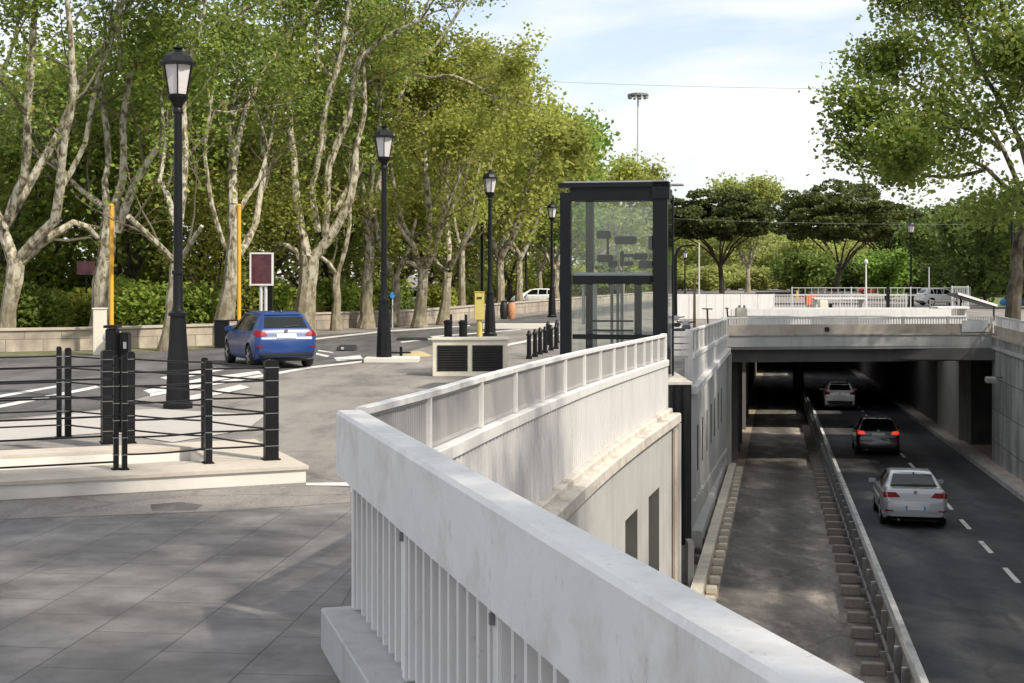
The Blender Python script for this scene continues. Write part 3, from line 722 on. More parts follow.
b = MB(); pth = [Vector((RX(d, -1.78), d, zr(d))) for d in (33.5, 42, 51)]; b.sweep(pth, [(-.4, -.1), (-.4, .42), (.02, .42), (.06, .38), (.06, -.1)]); b.build('foot_plinth', M['concrete_light'], rw2)
# dark lift pit between the two stretches
ls = thing('lift_shaft', 'tall black panelled lift shaft sunk in the gap between the two parapets', 'lift shaft', (3.0, 29.3, -4))
b = MB(); b.box((2.75, 31.3, -1.30), (1.88, 4.1, 3.30)); b.build('shaft_panel', M['black_panel'], ls)
b = MB(); b.box((2.75, 31.3, .37), (1.92, 4.16, .05)); b.build('coping', M['ledge'], ls)
b = MB(); b.box((2.75, 31.3, -3.5), (1.95, 4.2, 1.08)); b.box((3.62, 29.0, -3.42), (.12, .5, 1.2)); b.build('shaft_base', M['concrete_light'], ls)
b = MB(); b.box((3.36, 29.22, -1.3), (.04, .06, 3.2)); b.box((3.52, 29.22, -1.3), (.03, .06, 3.2)); b.build('frame', M['lift_frame'], ls)
sf = thing('slatted_barrier', 'short white barrier of horizontal slats closing the gap behind the lift', 'barrier', (3.9, 33.3, .3))
b = MB()
for k in range(4): b.box((3.80, 33.1, .78+.15*k), (.62, .04, .125))
b.build('slats', M['white_paint'], sf)
b = MB(); b.box((3.52, 33.14, .66), (.06, .05, 1.32)); b.build('post', M['white_paint'], sf)
b = MB(); b.box((4.06, 33.14, .66), (.06, .05, 1.32)); b.build('post', M['white_paint'], sf)

# ------------------------------------------------------------------ bridge and tunnel
A = Vector((7.62, 51.35, 0)); B = Vector((RX(52.45, XR)+.05, 52.45, 0))
br = thing('underpass_bridge', 'weathered concrete bridge over the mouth of the underpass with a soiled parapet and railing', 'bridge', ((A.x+B.x)/2, (A.y+B.y)/2, -.1))
pth = [A, B]
b = MB(); b.sweep(pth, [(-.55, -.10), (-.55, .40), (.05, .40), (.05, -.10)]); b.build('fascia', M['concrete_light'], br, bevel=.015)
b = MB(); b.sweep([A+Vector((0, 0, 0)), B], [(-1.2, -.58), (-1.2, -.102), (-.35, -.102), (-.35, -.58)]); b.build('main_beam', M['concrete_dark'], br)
b = MB(); b.sweep(pth, [(-.40, .40), (-.40, .455), (.10, .455), (.10, .402)]); b.build('string_course', M['concrete'], br)
b = MB(); b.sweep(pth, [(-.25, .457), (-.25, .80), (-.05, .80), (-.05, .457)]); b.build('parapet', M['concrete_soil'], br)
b = MB(); v = (B-A); n = int(v.length/.10)
b.sweep(pth, [(-.18, 1.02), (-.18, 1.065), (-.12, 1.065), (-.12, 1.02)])
for k in range(n):
    p = A+v*(k+.5)/n+Vector((0.02, .15, 0)); b.box(p+Vector((0, 0, .91)), (.04, .03, .22))
b.build('railing', M['white_panel'], br)
for k in range(7):
    p = A+v*(k/6)+Vector((0, .15, 0)); b = MB(); b.box(p+Vector((0, 0, .94)), (.09, .09, .28)); b.build('post', M['white_panel'], br)
b = MB(); b.box(A+v*.38+Vector((0, .03, .62)), (.16, .06, .16)); b.build('vent_hole', M['grille'], br)
b = MB(); b.box(A+v*.93+Vector((0, -.0, .72)), (1.0, .04, .42), rz=.11); b.build('grille_panel', M['rail_grey'], br)
# tunnel lining
tun = thing('tunnel', 'dark concrete underpass tunnel with pillars beyond the bridge mouth', 'tunnel', (RX(60, 3), 60, zr(60)))
def dsweep(x0, d0, d1, prof):
    b = MB(); b.sweep([(RX(d0, x0), d0, 0), (RX(d1, x0), d1, 0)], prof); return b
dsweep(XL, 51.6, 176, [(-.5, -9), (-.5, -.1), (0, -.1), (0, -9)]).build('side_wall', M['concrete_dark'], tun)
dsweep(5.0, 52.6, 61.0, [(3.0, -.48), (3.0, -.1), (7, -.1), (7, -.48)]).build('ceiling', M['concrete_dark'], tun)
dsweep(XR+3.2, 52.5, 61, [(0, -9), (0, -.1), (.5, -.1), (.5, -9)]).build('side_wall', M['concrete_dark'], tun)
dsweep(XR-.12, 61.01, 69, [(0, -9), (0, -.1), (.5, -.1), (.5, -9)]).build('side_wall', M['concrete'], tun)  # paler concrete painted in for slot light; neighbouring walls darkened as shade
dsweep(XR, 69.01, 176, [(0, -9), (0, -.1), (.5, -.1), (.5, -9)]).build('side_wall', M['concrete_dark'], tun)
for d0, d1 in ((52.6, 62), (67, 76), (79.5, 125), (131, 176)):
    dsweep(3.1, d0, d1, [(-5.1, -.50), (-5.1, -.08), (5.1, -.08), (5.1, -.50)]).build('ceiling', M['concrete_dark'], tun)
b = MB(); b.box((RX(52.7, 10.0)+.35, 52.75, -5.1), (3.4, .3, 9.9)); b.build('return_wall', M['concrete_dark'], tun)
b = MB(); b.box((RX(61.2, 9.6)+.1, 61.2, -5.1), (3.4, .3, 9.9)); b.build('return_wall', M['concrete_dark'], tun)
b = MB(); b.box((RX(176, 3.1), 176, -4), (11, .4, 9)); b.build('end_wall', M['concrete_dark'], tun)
for dd_ in (54.0, 57.5, 61, 68.5, 72, 76):
    b = MB(); b.box((RX(dd_, XL+.16), dd_, -3), (.28, .5, 5.0)); b.build('pillar', M['concrete_dark'], tun)
for dd_ in (104.0, 112.0):
    b = MB(); b.box((RX(dd_, 1.75), dd_, -3.6), (.5, .9, 6.2)); b.build('pillar', M['concrete'], tun)
# kerb walls round the light slots
for i, (d0, d1) in enumerate(SLOTS[:1]):
    sw = thing('light_well_wall', 'smooth white low wall round the light well behind the bridge railing', 'wall', (RX(d0, 3), d0, 0))
    b = MB(); b.sweep([(RX(d0, XL-.3), d0-.1, 0), (RX(d0, XR+.3), d0-.1, 0)], [(-.1, .004), (-.1, .78), (.1, .78), (.1, .004)]); b.build('wall', M['white_paint'], sw)
    b = MB(); b.sweep([(RX(d1, XL-.3), d1+.1, 0), (RX(d1, XR+.3), d1+.1, 0)], [(-.1, .004), (-.1, 1.0), (.1, 1.0), (.1, .004)]); b.build('wall', M['white_paint'], sw)
    b = MB(); b.sweep([(RX(d0, XL-.3), d0-.12, 0), (RX(d0, XR+.3), d0-.12, 0)], [(-.14, .783), (-.14, .83), (.14, .83), (.14, .783)]); b.build('coping', M['white_cap'], sw)
# right retaining wall with its railing
rr = thing('retaining_wall', 'tall grey block retaining wall on the shaded right side of the underpass', 'wall', (RX(40, XR), 40, -4))
b = MB(); b.sweep([(RX(DN, XR), DN, 0), (RX(52.45, XR), 52.45, 0)], [(0, -9), (0, .30), (.55, .30), (.55, -9)]); b.build('wall', M['big_blocks'], rr)
b = MB(); b.sweep([(RX(DN, XR), DN, 0), (RX(52.40, XR), 52.40, 0)], [(-.09, -.10), (-.07, .0), (-.002, .02), (-.002, -.10)]); b.build('ledge', M['concrete'], rr)
b = MB(); b.sweep([(RX(DN, XR), DN, 0), (RX(52.5, XR), 52.5, 0)], [(-.04, .303), (-.04, .40), (.6, .40), (.6, .303)]); b.build('coping', M['concrete_soil'], rr)
b = MB(); b.sweep([(RX(DN, XR+.15), DN, 0), (RX(52.5, XR+.15), 52.5, 0)], [(-.06, .402), (-.06, .74), (.06, .74), (.06, .402)]); b.build('parapet', M['concrete_soil'], rr)
rail_r = thing('bank_railing', 'pale bar railing along the top of the right retaining wall', 'railing', (RX(46, XR+.15), 46, .74))
b = MB(); b.sweep([(RX(20, XR+.15), 20, 0), (RX(52.5, XR+.15), 52.5, 0)], [(-.03, 1.05), (-.03, 1.10), (.03, 1.10), (.03, 1.05)]); b.build('top_rail', M['white_panel'], rail_r)
b = MB(); d = 30
while d < 52.4:
    b.box((RX(d, XR+.15), d, .89), (.02, .05, .3)); d += .16
b.build('bars', M['white_panel'], rail_r)
d = 30.5
while d < 52.4:
    b = MB(); b.box((RX(d, XR+.15), d, .92), (.09, .09, .36)); b.build('post', M['white_panel'], rail_r); d += 1.7
# small flood light under the right ledge
fl = thing('flood_light', 'small floodlight on a bracket high on the right wall at the tunnel mouth', 'lamp', (RX(50, XR)-.02, 50, -1.05))
b = MB(); b.box((RX(50, XR)-.25, 50, -1.0), (.46, .06, .05)); b.build('bracket', M['rail_steel'], fl)
b = MB(); b.box((RX(50, XR)-.45, 49.9, -1.08), (.34, .24, .16), rx=.3); b.build('lamp_head', M['concrete'], fl)
# low stone wall on the far side of the street
lw = thing('low_wall', 'low tan stone wall running along the far side of the street under the plane trees', 'wall', (-14.3, 49.3, 0))
b = MB(); b.sweep([(x, y, 0) for x, y in WALL], [(-.2, .0), (-.2, .72), (.2, .72), (.2, .0)]); b.build('wall', M['stone_wall'], lw)
b = MB(); b.sweep([(x, y, 0) for x, y in WALL], [(-.26, .722), (-.26, .80), (.26, .80), (.26, .722)]); b.build('coping', M['concrete_soil'], lw)
# ------------------------------------------------------------------ glass lift
LD = 30.0; Lx0, Lx1 = 1.01, 3.27; Ldep = 1.62; ang = -math.atan(.2)
lf = thing('glass_lift', 'glass lift cabin in a heavy black steel frame standing above the ramp parapet', 'lift', (Lx0, LD, 0))
ux = Vector((math.cos(ang), math.sin(ang), 0)); uy = Vector((-math.sin(ang), math.cos(ang), 0))
WL = (Lx1-Lx0)
def LP(x, y, z): return Vector((Lx0, LD, 0))+ux*x+uy*y+Vector((0, 0, z))
LT = 4.54
b = MB(); b.box(LP(.11, .11, LT/2-.1), (.22, .22, LT-.2), rz=ang); b.build('post', M['lift_frame'], lf, bevel=.008)
b = MB(); b.box(LP(WL-.15, .13, LT/2-.1), (.30, .26, LT-.2), rz=ang); b.build('post', M['lift_frame'], lf, bevel=.008)
b = MB(); b.box(LP(.42, Ldep-.08, LT/2-.1), (.17, .16, LT-.2), rz=ang); b.build('post', M['lift_frame'], lf, bevel=.008)
b = MB(); b.box(LP(WL-.03, Ldep-.05, LT/2-.1), (.07, .10, LT-.2), rz=ang); b.build('post', M['lift_frame'], lf)
b = MB(); b.box(LP(WL/2-.04, .11, LT-.24), (WL-.522, .2, .28), rz=ang); b.box(LP(WL/2, .12, LT-.05), (WL+.06, .3, .10), rz=ang); b.build('roof_beam', M['lift_frame'], lf)
b = MB(); b.box(LP(WL-.14, .14, LT-.17), (.36, .34, .36), rz=ang); b.build('corner_cap', M['lift_frame'], lf, bevel=.01)
b = MB(); b.box(LP(WL/2, Ldep/2+.1, LT+.02), (WL-.1, Ldep-.1, .05), rz=ang); b.box(LP(WL+.15, Ldep/2, LT-.02), (.24, .4, .03), rz=ang); b.build('roof', M['steel'], lf)
b = MB(); b.box(LP(WL/2, Ldep-.08, LT-.2), (WL-.2, .14, .26), rz=ang); b.box(LP(WL-.05, Ldep/2, LT-.2), (.08, Ldep-.5, .2), rz=ang); b.build('rear_beam', M['lift_frame'], lf)
b = MB(); b.box(LP(WL/2-.04, .10, 2.50), (WL-.60, .12, .17), rz=ang); b.box(LP(WL/2, Ldep-.08, 2.50), (WL-.3, .10, .15), rz=ang); b.build('crossbeam', M['lift_frame'], lf)
b = MB(); b.box(LP(WL-.06, Ldep/2, 2.50), (.08, Ldep-.5, .6), rz=ang); b.build('side_panel', M['black_panel'], lf)
b = MB(); b.box(LP(WL/2-.04, .10, 1.30), (WL-.60, .09, .10), rz=ang); b.box(LP(WL/2, Ldep-.08, 1.25), (WL-.3, .08, .08), rz=ang); b.build('lower_rail', M['lift_frame'], lf)
b = MB(); b.box(LP(WL/2-.04, .16, 2.62), (WL-.62, .04, .07), rz=ang); b.build('sill_panel', M['rail_grey'], lf)
for z0, z1 in ((2.60, LT-.4), (1.36, 2.40), (.10, 1.24)):
    b = MB(); b.box(LP(WL/2-.04, .06, (z0+z1)/2), (WL-.56, .014, z1-z0), rz=ang); b.build('front_glass', M['lift_glass'], lf)
for z0, z1 in ((2.80, LT-.4), (.10, 2.19)):
    b = MB(); b.box(LP(WL-.02, Ldep/2+.06, (z0+z1)/2), (.014, Ldep-.44, z1-z0), rz=ang); b.build('side_glass', M['lift_glass'], lf)
    b = MB(); b.box(LP(.02, Ldep/2+.06, (z0+z1)/2), (.014, Ldep-.44, z1-z0), rz=ang); b.build('side_glass', M['lift_glass'], lf)
    b = MB(); b.box(LP(WL/2, Ldep-.04, (z0+z1)/2), (WL-.3, .014, z1-z0), rz=ang); b.build('rear_glass', M['lift_glass'], lf)
b = MB(); b.box(LP(1.60, .5, 1.80), (.15, .10, 1.25), rz=ang); b.build('door_post', M['lift_frame'], lf)
for x in (.95, 1.08, 1.17): 
    b = MB(); b.box(LP(x, 1.2, 1.5), (.06, .06, 2.3), rz=ang); b.build('guide_rail', M['rail_steel'], lf)
b = MB(); b.box(LP(1.05, 1.25, 2.95), (.05, .05, 1.2), rz=ang); b.box(LP(.62, .9, 1.6), (.09, .05, 2.0), rz=ang); b.build('cable_guide', M['steel'], lf)
eq = [(.83, .75, 3.47, .30, .30, .17), (1.30, .75, 3.35, .46, .36, .17), (1.92, .7, 3.29, .24, .4, .30), (.86, .72, 2.96, .34, .34, .16), (1.02, .8, 2.84, .2, .2, .14),
      (1.62, .75, 3.0, .30, .3, .14), (1.22, .8, 2.95, .08, .1, .34), (1.38, .8, 3.02, .3, .12, .07), (1.74, .7, 2.83, .30, .3, .16), (1.93, .7, 2.84, .2, .3, .12), (.92, .75, 3.2, .05, .05, .6), (1.36, .8, 2.85, .2, .2, .1)]
for x, y, z, sx, sy, sz in eq:
    b = MB(); b.box(LP(x, y, z), (sx, sy, sz), rz=ang+.15, rx=.06); b.build('motor_box', M['black_iron'], lf, bevel=.02)
b = MB(); b.box(LP(WL/2, Ldep/2, .05), (WL+.1, Ldep+.1, .10), rz=ang); b.build('base_plinth', M['concrete'], lf)
b = MB(); b.box(LP(.45, .35, 2.0), (.05, .12, .9), rz=ang); b.build('control_panel', M['steel'], lf)
b = MB(); b.tube([LP(.5, .5, 1.62), LP(1.5, .5, 1.62)], .022, 6); b.tube([LP(.5, .5, 1.42), LP(1.5, .5, 1.42)], .022, 6); b.build('hand_rail', M['black_iron'], lf)

# ------------------------------------------------------------------ street lamps
def lamp_proto():
    r = thing('street_lamp', '', 'street lamp', (0, 0, 0))
    b = MB(); b.lathe([(.30, 0), (.30, .10), (.26, .12), (.245, .16), (.215, .95), (.19, 1.25), (.17, 1.60), (.155, 1.80)], sq=8); b.build('pedestal', M['black_iron'], r)
    b = MB(); b.lathe([(.19, 1.80), (.19, 1.86), (.13, 1.9), (.105, 2.0), (.095, 2.6), (.12, 2.62), (.12, 2.68), (.09, 2.7), (.085, 4.2), (.08, 5.75), (.10, 5.77), (.10, 5.83), (.085, 5.86)], n=14); b.build('pole', M['black_iron'], r, smooth=True)
    b = MB(); b.lathe([(.085, 5.86), (.10, 5.93), (.17, 6.02), (.20, 6.06), (.20, 6.12), (.14, 6.13)], n=12); b.build('lantern_base', M['black_iron'], r, smooth=True)
    g = MB(); g.lathe([(.18, 6.13), (.285, 6.70)], sq=6); gl = g.build('lantern_glass', M['lantern_glass'], r)
    b = MB()
    for k in range(6):
        a = 2*math.pi*(k+.5)/6
        b.tube([(.195*math.cos(a), .195*math.sin(a), 6.12), (.30*math.cos(a), .30*math.sin(a), 6.71)], .014, 4)
    b.build('lantern_frame', M['black_iron'], r)
    b = MB(); b.lathe([(.29, 6.69), (.37, 6.70), (.37, 6.745), (.32, 6.76), (.305, 6.80), (.265, 6.87), (.20, 6.93), (.12, 6.96), (.07, 6.975), (.06, 7.0), (.10, 7.03), (.10, 7.05), (.04, 7.06), (.03, 7.10)], n=8); b.build('lantern_roof', M['black_iron'], r)
    return r
lp = lamp_proto()
lamps = [((178, 408), 'nearest tall black street lamp, behind the cable railing, its pedestal at the kerb', 0.2),
         ((384, 362), 'black street lamp on a pale plinth to the right of the blue car', .1),
         ((490, 336), 'black street lamp just behind the yellow box post', .3),
         ((552, 317.5), 'black street lamp beside the left edge of the glass lift', .2)]
for i, ((px, py), lab, rz) in enumerate(lamps):
    o = lp if i == 0 else copy_tree(lp)
    o.location = G(px, py); o.rotation_euler = (0, 0, rz); o['label'] = lab
o = copy_tree(lp); o.location = G(911, 306.5); o['label'] = 'thin distant black street lamp rising between the pines and the right plane tree'
o = copy_tree(lp); o.location = G(1012, 318); o['label'] = 'dark street lamp in front of the plane trunk at the right bank'; 
o.location.x += .0
p = G(384, 362); b = MB(); b.box((p.x+.25, p.y-.05, .075), (1.6, 1.1, .15)); pl = b.build('lamp_plinth', M['slab_white'], bevel=.02); tag(pl, 'pale low stone plinth under the lamp beside the blue car', 'plinth')
for px, py, ht, lab in ((482, 314.7, 6.9, 'plain dark pole without a lantern, left of the lamp near the yellow box'), (526, 304, 7.0, 'thin dark pole under the trees between two street lamps left of the lift')):
    q = G(px, py); pt = thing('dark_pole', lab, 'pole', q)
    b = MB(); b.tube([q, q+Vector((0, 0, 1.2))], .2, 8); b.build('pole_base', M['black_iron'], pt)
    b = MB(); b.tube([q+Vector((0, 0, 1.2)), q+Vector((0, 0, ht))], .09, 8); b.build('pole', M['black_iron'], pt)

# ------------------------------------------------------------------ white slab with cable railing
def Gs(px, py): return G(px, py, .21)
S0 = Vector((-2.58, 17.8, 0)); S1 = Vector((-5.9, 16.42, 0)); dirv = (S1-S0).normalized(); S2 = S0+dirv*12
back = Vector((-dirv.y, dirv.x, 0)); back = back if back.y > 0 else -back
slab = thing('stone_platform', 'low white edged stone platform carrying the black cable railing', 'platform', S0)
def SP(s, t, z=0): q = S0+dirv*s+back*t; return Vector((q.x, q.y, z))
def sbox(b, s0, s1, t0, t1, z0, z1):
    vs = [SP(s, t, z) for z in (z0, z1) for s, t in ((s0, t0), (s1, t0), (s1, t1), (s0, t1))]
    b.add(vs, [(3, 2, 1, 0), (4, 5, 6, 7), (0, 1, 5, 4), (1, 2, 6, 5), (2, 3, 7, 6), (3, 0, 4, 7)])
b = MB(); sbox(b, 0, 12, .0, 1.0, 0, .17); sbox(b, 0, 1.0, 1.0, 3.1, 0, .17); sbox(b, 1.0, 12, 2.5, 3.1, 0, .17); b.build('riser', M['slab_white'], slab)
b = MB(); sbox(b, -.03, 12, -.03, 1.0, .172, .215); sbox(b, -.03, 1.0, 1.002, 3.1, .172, .215); sbox(b, 1.002, 12, 2.5, 3.1, .172, .215); b.build('coping', M['slab_top'], slab)
b = MB(); sbox(b, 1.0, 12, 1.0, 2.5, .01, .03); b.build('sunken_floor', M['pale_pave'], slab)
cr = thing('cable_railing', 'black post and cable railing standing on the low white platform', 'railing', Gs(271, 460))
posts = [('c', (271, 460), .17, .16, 1.27), ('p', (208, 463.5), .085, .16, 1.28), ('p', (124.5, 470), .06, .10, 1.38), ('p', (116, 470), .06, .10, 1.38),
         ('p', (204.5, 450), .08, .12, 1.24), ('p', (131, 443.5), .10, .12, 1.28), ('p', (107.5, 443.5), .16, .3, 1.30), ('p', (68, 438), .09, .10, 1.30), ('p', (59, 438), .07, .10, 1.32)]
az = math.atan2(dirv.y, dirv.x)+math.pi
PP = []
for k, (px, py), sx, sy, h_ in posts:
    q = Gs(px, py); PP.append(q)
    b = MB(); b.box(q+Vector((0, 0, h_/2+.006)), (sx, sy, h_), rz=az)
    b.box(q+Vector((0, 0, h_+.012)), (sx*.8, sy*.8, .02), rz=az)
    b.box(q+Vector((0, 0, .014)), (sx+.05, sy+.05, .016), rz=az)
    pst = b.build('post', M['black_iron'], cr, bevel=.006)
    cb_ = MB()
    for h2 in (.19, .40, .61, .82, 1.03, 1.20): cb_.box(q+Vector((0, 0, h2)), (sx+.012, sy+.012, .010), rz=az)
    cb_.box(q+Vector((0, 0, .7)), (.01, .01, 1.0), rz=az); cb_.build('clamp_band', M['rail_steel'], pst)
def cable(pa, pb, hs, sag=.02):
    b = MB(); sag *= .3
    for h_ in hs:
        p0 = pa+Vector((0, 0, h_)); p1 = pb+Vector((0, 0, h_))
        pts = [p0.lerp(p1, t/6)-Vector((0, 0, sag*4*(t/6)*(1-t/6))) for t in range(7)]
        b.tube(pts, .013, 5)
    b.build('cables', M['black_iron'], cr)
HS = (.19, .40, .61, .82, 1.03, 1.20)
cable(PP[0], PP[1], HS); cable(PP[1], PP[2], HS, .05)
left1 = PP[3]+(PP[3]-PP[2]).normalized()*0+dirv*7
cable(PP[3], left1, (.10, .42, .66, .90, 1.12, 1.28), .03)
cable(PP[0], PP[4], HS, .03); cable(PP[4], PP[5], HS, .03); cable(PP[5], PP[7], HS, .04)
cable(PP[8], PP[8]+dirv*7, HS, .03)
q = Gs(104, 441); q.y += .8
gp = thing('black_cabinet', 'tall black post cabinet standing behind the gate posts of the cable railing', 'cabinet', (q.x, q.y, .215))
b = MB(); b.box(q+Vector((-.10, 0, .80)), (.16, .24, 1.58)); b.box(q+Vector((.06, .1, .78)), (.14, .2, 1.5)); b.build('body', M['black_iron'], gp, bevel=.015)
b = MB(); b.box(q+Vector((-.10, 0, 1.62)), (.2, .28, .04)); b.build('lid', M['black_iron'], gp)
b = MB(); b.box(q+Vector((.09, -.03, 1.34)), (.04, .04, .1)); b.build('lock', M['steel'], gp)
b = MB(); q = SP(6.1, .6, .225); b.box(q+Vector((0, 0, .03)), (.28, .2, .06), rz=az); o = b.build('anchor_plate', M['black_iron'], None, bevel=.01); tag(o, 'small dark metal anchor box lying on the platform floor', 'anchor plate')

# ------------------------------------------------------------------ vent box, bollards, small street things
q = G(470, 376.5); vb = thing('vent_box', 'cream rendered ventilation box with two black louvre grilles', 'vent box', q)
b = MB(); b.box(q+Vector((0, .45, .46)), (1.92, .9, .92)); body = b.build('body', M['cream'], vb, bevel=.01)
b = MB(); b.box(q+Vector((0, .45, .95)), (1.99, .98, .05)); b.build('lid', M['cream'], vb, bevel=.008)
for sx in (-.45, .45):
    b = MB(); b.box(q+Vector((sx, -.004, .47)), (.78, .02, .66))
    for k in range(10): b.box(q+Vector((sx, -.02, .18+.064*k)), (.78, .03, .012), rx=.6)
    b.build('grille', M['grille'], vb)
bl = thing('bollard', '', 'bollard', (0, 0, 0))
b = MB(); b.lathe([(.10, 0), (.10, .08), (.075, .10), (.07, .70), (.09, .72), (.09, .76), (.06, .80), (.05, .86), (.02, .89)], n=10); b.build('shaft', M['black_iron'], bl, smooth=True)
bpos = [(529, 359), (535, 357), (540, 354.5), (545, 353), (551, 350.5), (556, 349), (557, 343), (548, 345)]
for i, (px, py) in enumerate(bpos):
    o = bl if i == 0 else copy_tree(bl)
    o.location = G(px, py); o['label'] = 'slim black bollard in the cluster crowded against the left side of the glass lift'; o['group'] = 'bollards beside the glass lift'
for px, py, lab in ((448, 339, 'stout black round bollard behind the vent box, left one of two'), (463, 339.5, 'stout black round bollard behind the vent box, next to the yellow box post')):
    q = G(px, py); t = thing('stout_bollard', lab, 'bollard', q)
    b = MB(); b.lathe([(.19, 0), (.19, .1), (.16, .12), (.16, .62), (.19, .64), (.19, .72), (.1, .78)], c=q, n=12); b.build('shaft', M['black_iron'], t, smooth=True)
    b = MB(); b.tube([q+Vector((.12, .1, .0)), q+Vector((.12, .1, 1.0))], .05, 6); b.build('post', M['black_iron'], t)
q = G(479.5, 338.0); yb = thing('yellow_box', 'tall pale yellow box on a post behind the vent box', 'box post', q)
b = MB(); b.tube([q, q+Vector((0, 0, .75))], .11, 8); b.build('post', M['yellow_pale'], yb)
b = MB(); b.box(q+Vector((0, 0, 1.32)), (.40, .3, 1.14)); b.build('body', M['yellow_pale'], yb, bevel=.015)
b = MB(); b.box(q+Vector((0, -.16, 1.66)), (.2, .03, .07)); b.build('slot', M['grille'], yb)
b = MB(); b.box(q+Vector((0, 0, 1.905)), (.44, .34, .03)); b.build('lid', M['yellow_pale'], yb)
q = G(520, 329); b = MB(); b.box(q+Vector((0, 0, .13)), (3.6, .7, .26)); o = b.build('white_kerb_block', M['slab_white'], None, bevel=.02); tag(o, 'long low white kerb block beside the road left of the lift', 'kerb block')
for px, lab, hh in ((111.5, 'tall yellow pole beside the plane trunk left of the first street lamp', 206), (239, 'tall yellow pole left of the maroon board', 206)):
    d = 47.5 if px < 150 else 51.5
    q = Vector(((px-512)/F*d, d, 0)); t = thing('yellow_pole', lab, 'pole', q)
    z1 = CAMH-(hh-HY)/F*d
    b = MB(); b.tube([q, q+Vector((0, 0, z1))], .075, 10); b.build('shaft', M['yellow'], t, smooth=True)
    b = MB(); b.tube([q+Vector((0, 0, 0)), q+Vector((0, 0, .25))], .13, 10); b.build('foot', M['yellow'], t)
    b = MB(); b.lathe([(.085, 0), (.085, .04), (.03, .08)], c=q+Vector((0, 0, z1)), n=10); b.build('cap', M['yellow'], t)
d = 53.0; q = Vector(((263-512)/F*d, d, 0)); sg = thing('advert_board', 'dark maroon display board in a white frame on twin grey posts', 'board', q)
def zz(py, d): return CAMH-(py-HY)/F*d
zt, zb = zz(252.5, d), zz(285.5, d); wd = 23.5/F*d
b = MB(); b.box(q+Vector((-.05, 0, (zt+zb)/2)), (wd-.12, .10, zt-zb-.12)); b.build('panel', M['maroon'], sg)
b = MB()
for s in (-1, 1):
    b.box(q+Vector((-.05+s*(wd/2-.03), -.005, (zt+zb)/2)), (.06, .14, zt-zb)); b.box(q+Vector((-.05, -.005, (zt+zb)/2+s*((zt-zb)/2-.03))), (wd-.122, .14, .06))
b.build('frame', M['white_paint'], sg)
for dx in (-.08, .10):
    b = MB(); b.tube([q+Vector((dx, .02, 0)), q+Vector((dx, .02, zb))], .06, 8); b.build('post', M['rail_grey'], sg, smooth=True)
d = 53.6; q = Vector(((270-512)/F*d, d, 0)); b = MB(); b.box(q+Vector((0, 0, 1.3)), (.2, .2, 2.6)); o = b.build('black_post', M['black_iron'], None, bevel=.02); tag(o, 'thick black post directly behind the maroon display board', 'post')
d = 50.5; q = Vector(((222-512)/F*d, d, 0)); t = thing('litter_bin', 'square black litter bin on the pavement left of the blue car', 'litter bin', q)
b = MB(); b.box(q+Vector((0, 0, .5)), (.46, .46, .92)); b.build('body', M['black_iron'], t, bevel=.02)
b = MB(); b.box(q+Vector((0, 0, .98)), (.5, .5, .04)); b.build('lid', M['black_iron'], t)
b = MB(); b.tube([q+Vector((.25, -.25, .0)), q+Vector((.25, -.25, 1.0))], .03, 6); b.tube([q+Vector((.6, -.2, .0)), q+Vector((.6, -.2, 1.0))], .03, 6); b.tube([q+Vector((.25, -.25, 1.0)), q+Vector((.6, -.2, 1.0))], .03, 6); b.build('hoop', M['black_iron'], t)
d = 46.0; q = Vector(((100-512)/F*d, d, 0)); t = thing('cream_post', 'short square cream post by the yellow pole, in front of the plane trunk', 'post', q)
b = MB(); b.box(q+Vector((0, 0, .75)), (.38, .3, 1.5)); b.build('body', M['cream'], t, bevel=.02)
b = MB(); b.box(q+Vector((0, 0, 1.52)), (.42, .34, .04)); b.build('cap', M['cream'], t)
d = 45.5; q = Vector(((113-512)/F*d, d, 0)); t = thing('domed_bin', 'grey dome topped bin beside the cream post', 'bin', q)
b = MB(); b.lathe([(.16, 0), (.16, .45), (.22, .47)], c=q, n=12); b.build('stand', M['concrete'], t, smooth=True)
b = MB(); b.lathe([(.30, .50), (.33, .58), (.29, .72), (.20, .83), (.08, .89)], c=q, n=14); b.build('dome', M['rail_grey'], t, smooth=True)
d = 55; q = Vector(((20-512)/F*d, d, 0)); b = MB(); b.tube([q, q+Vector((0, 0, 2.9))], .05, 8); o = b.build('grey_pole', M['rail_grey'], None); tag(o, 'thin grey pole in the park right of the leftmost plane trunk', 'pole')
d = 58; q = Vector(((86-512)/F*d, d, 0)); t = thing('sign_board', 'small dark red board on a post behind the plane trunks', 'sign', q)
b = MB(); b.box(q+Vector((0, 0, zz(268, d))), (.75, .06, .55)); b.build('panel', M['maroon'], t)
b = MB(); b.tube([q+Vector((0, .06, 0)), q+Vector((0, .06, 3.0))], .04, 6); b.build('post', M['black_iron'], t)
q = G(347, 350.5); t = thing('rubber_ramp', 'flat black rubber block lying on the road left of the second street lamp', 'road block', q)
b = MB(); b.box(q+Vector((0, 0, .09)), (.66, 1.0, .17), top=.85); b.build('body', M['car_black'], t, bevel=.03)
b = MB(); b.box(q+Vector((-.1, -.49, .10)), (.09, .05, .07), rx=.2); b.build('reflector', M['rail_grey'], t)
q = G(412, 340.5); t = thing('rubber_ramp', 'long flat black rubber strip lying on the road behind the vent box', 'road block', q)
b = MB(); b.box(q+Vector((0, 0, .06)), (1.3, .4, .11), top=.9); b.build('body', M['car_black'], t, bevel=.02)
q = G(401, 360.5); t = thing('chain_post', 'short black post with a crossbar beside the plinth of the second lamp', 'post', q)
b = MB(); b.tube([q, q+Vector((0, 0, .42))], .045, 8); b.build('shaft', M['black_iron'], t)
b = MB(); b.tube([q+Vector((-.42, 0, .24)), q+Vector((.30, 0, .24))], .03, 6); b.build('crossbar', M['black_iron'], t)
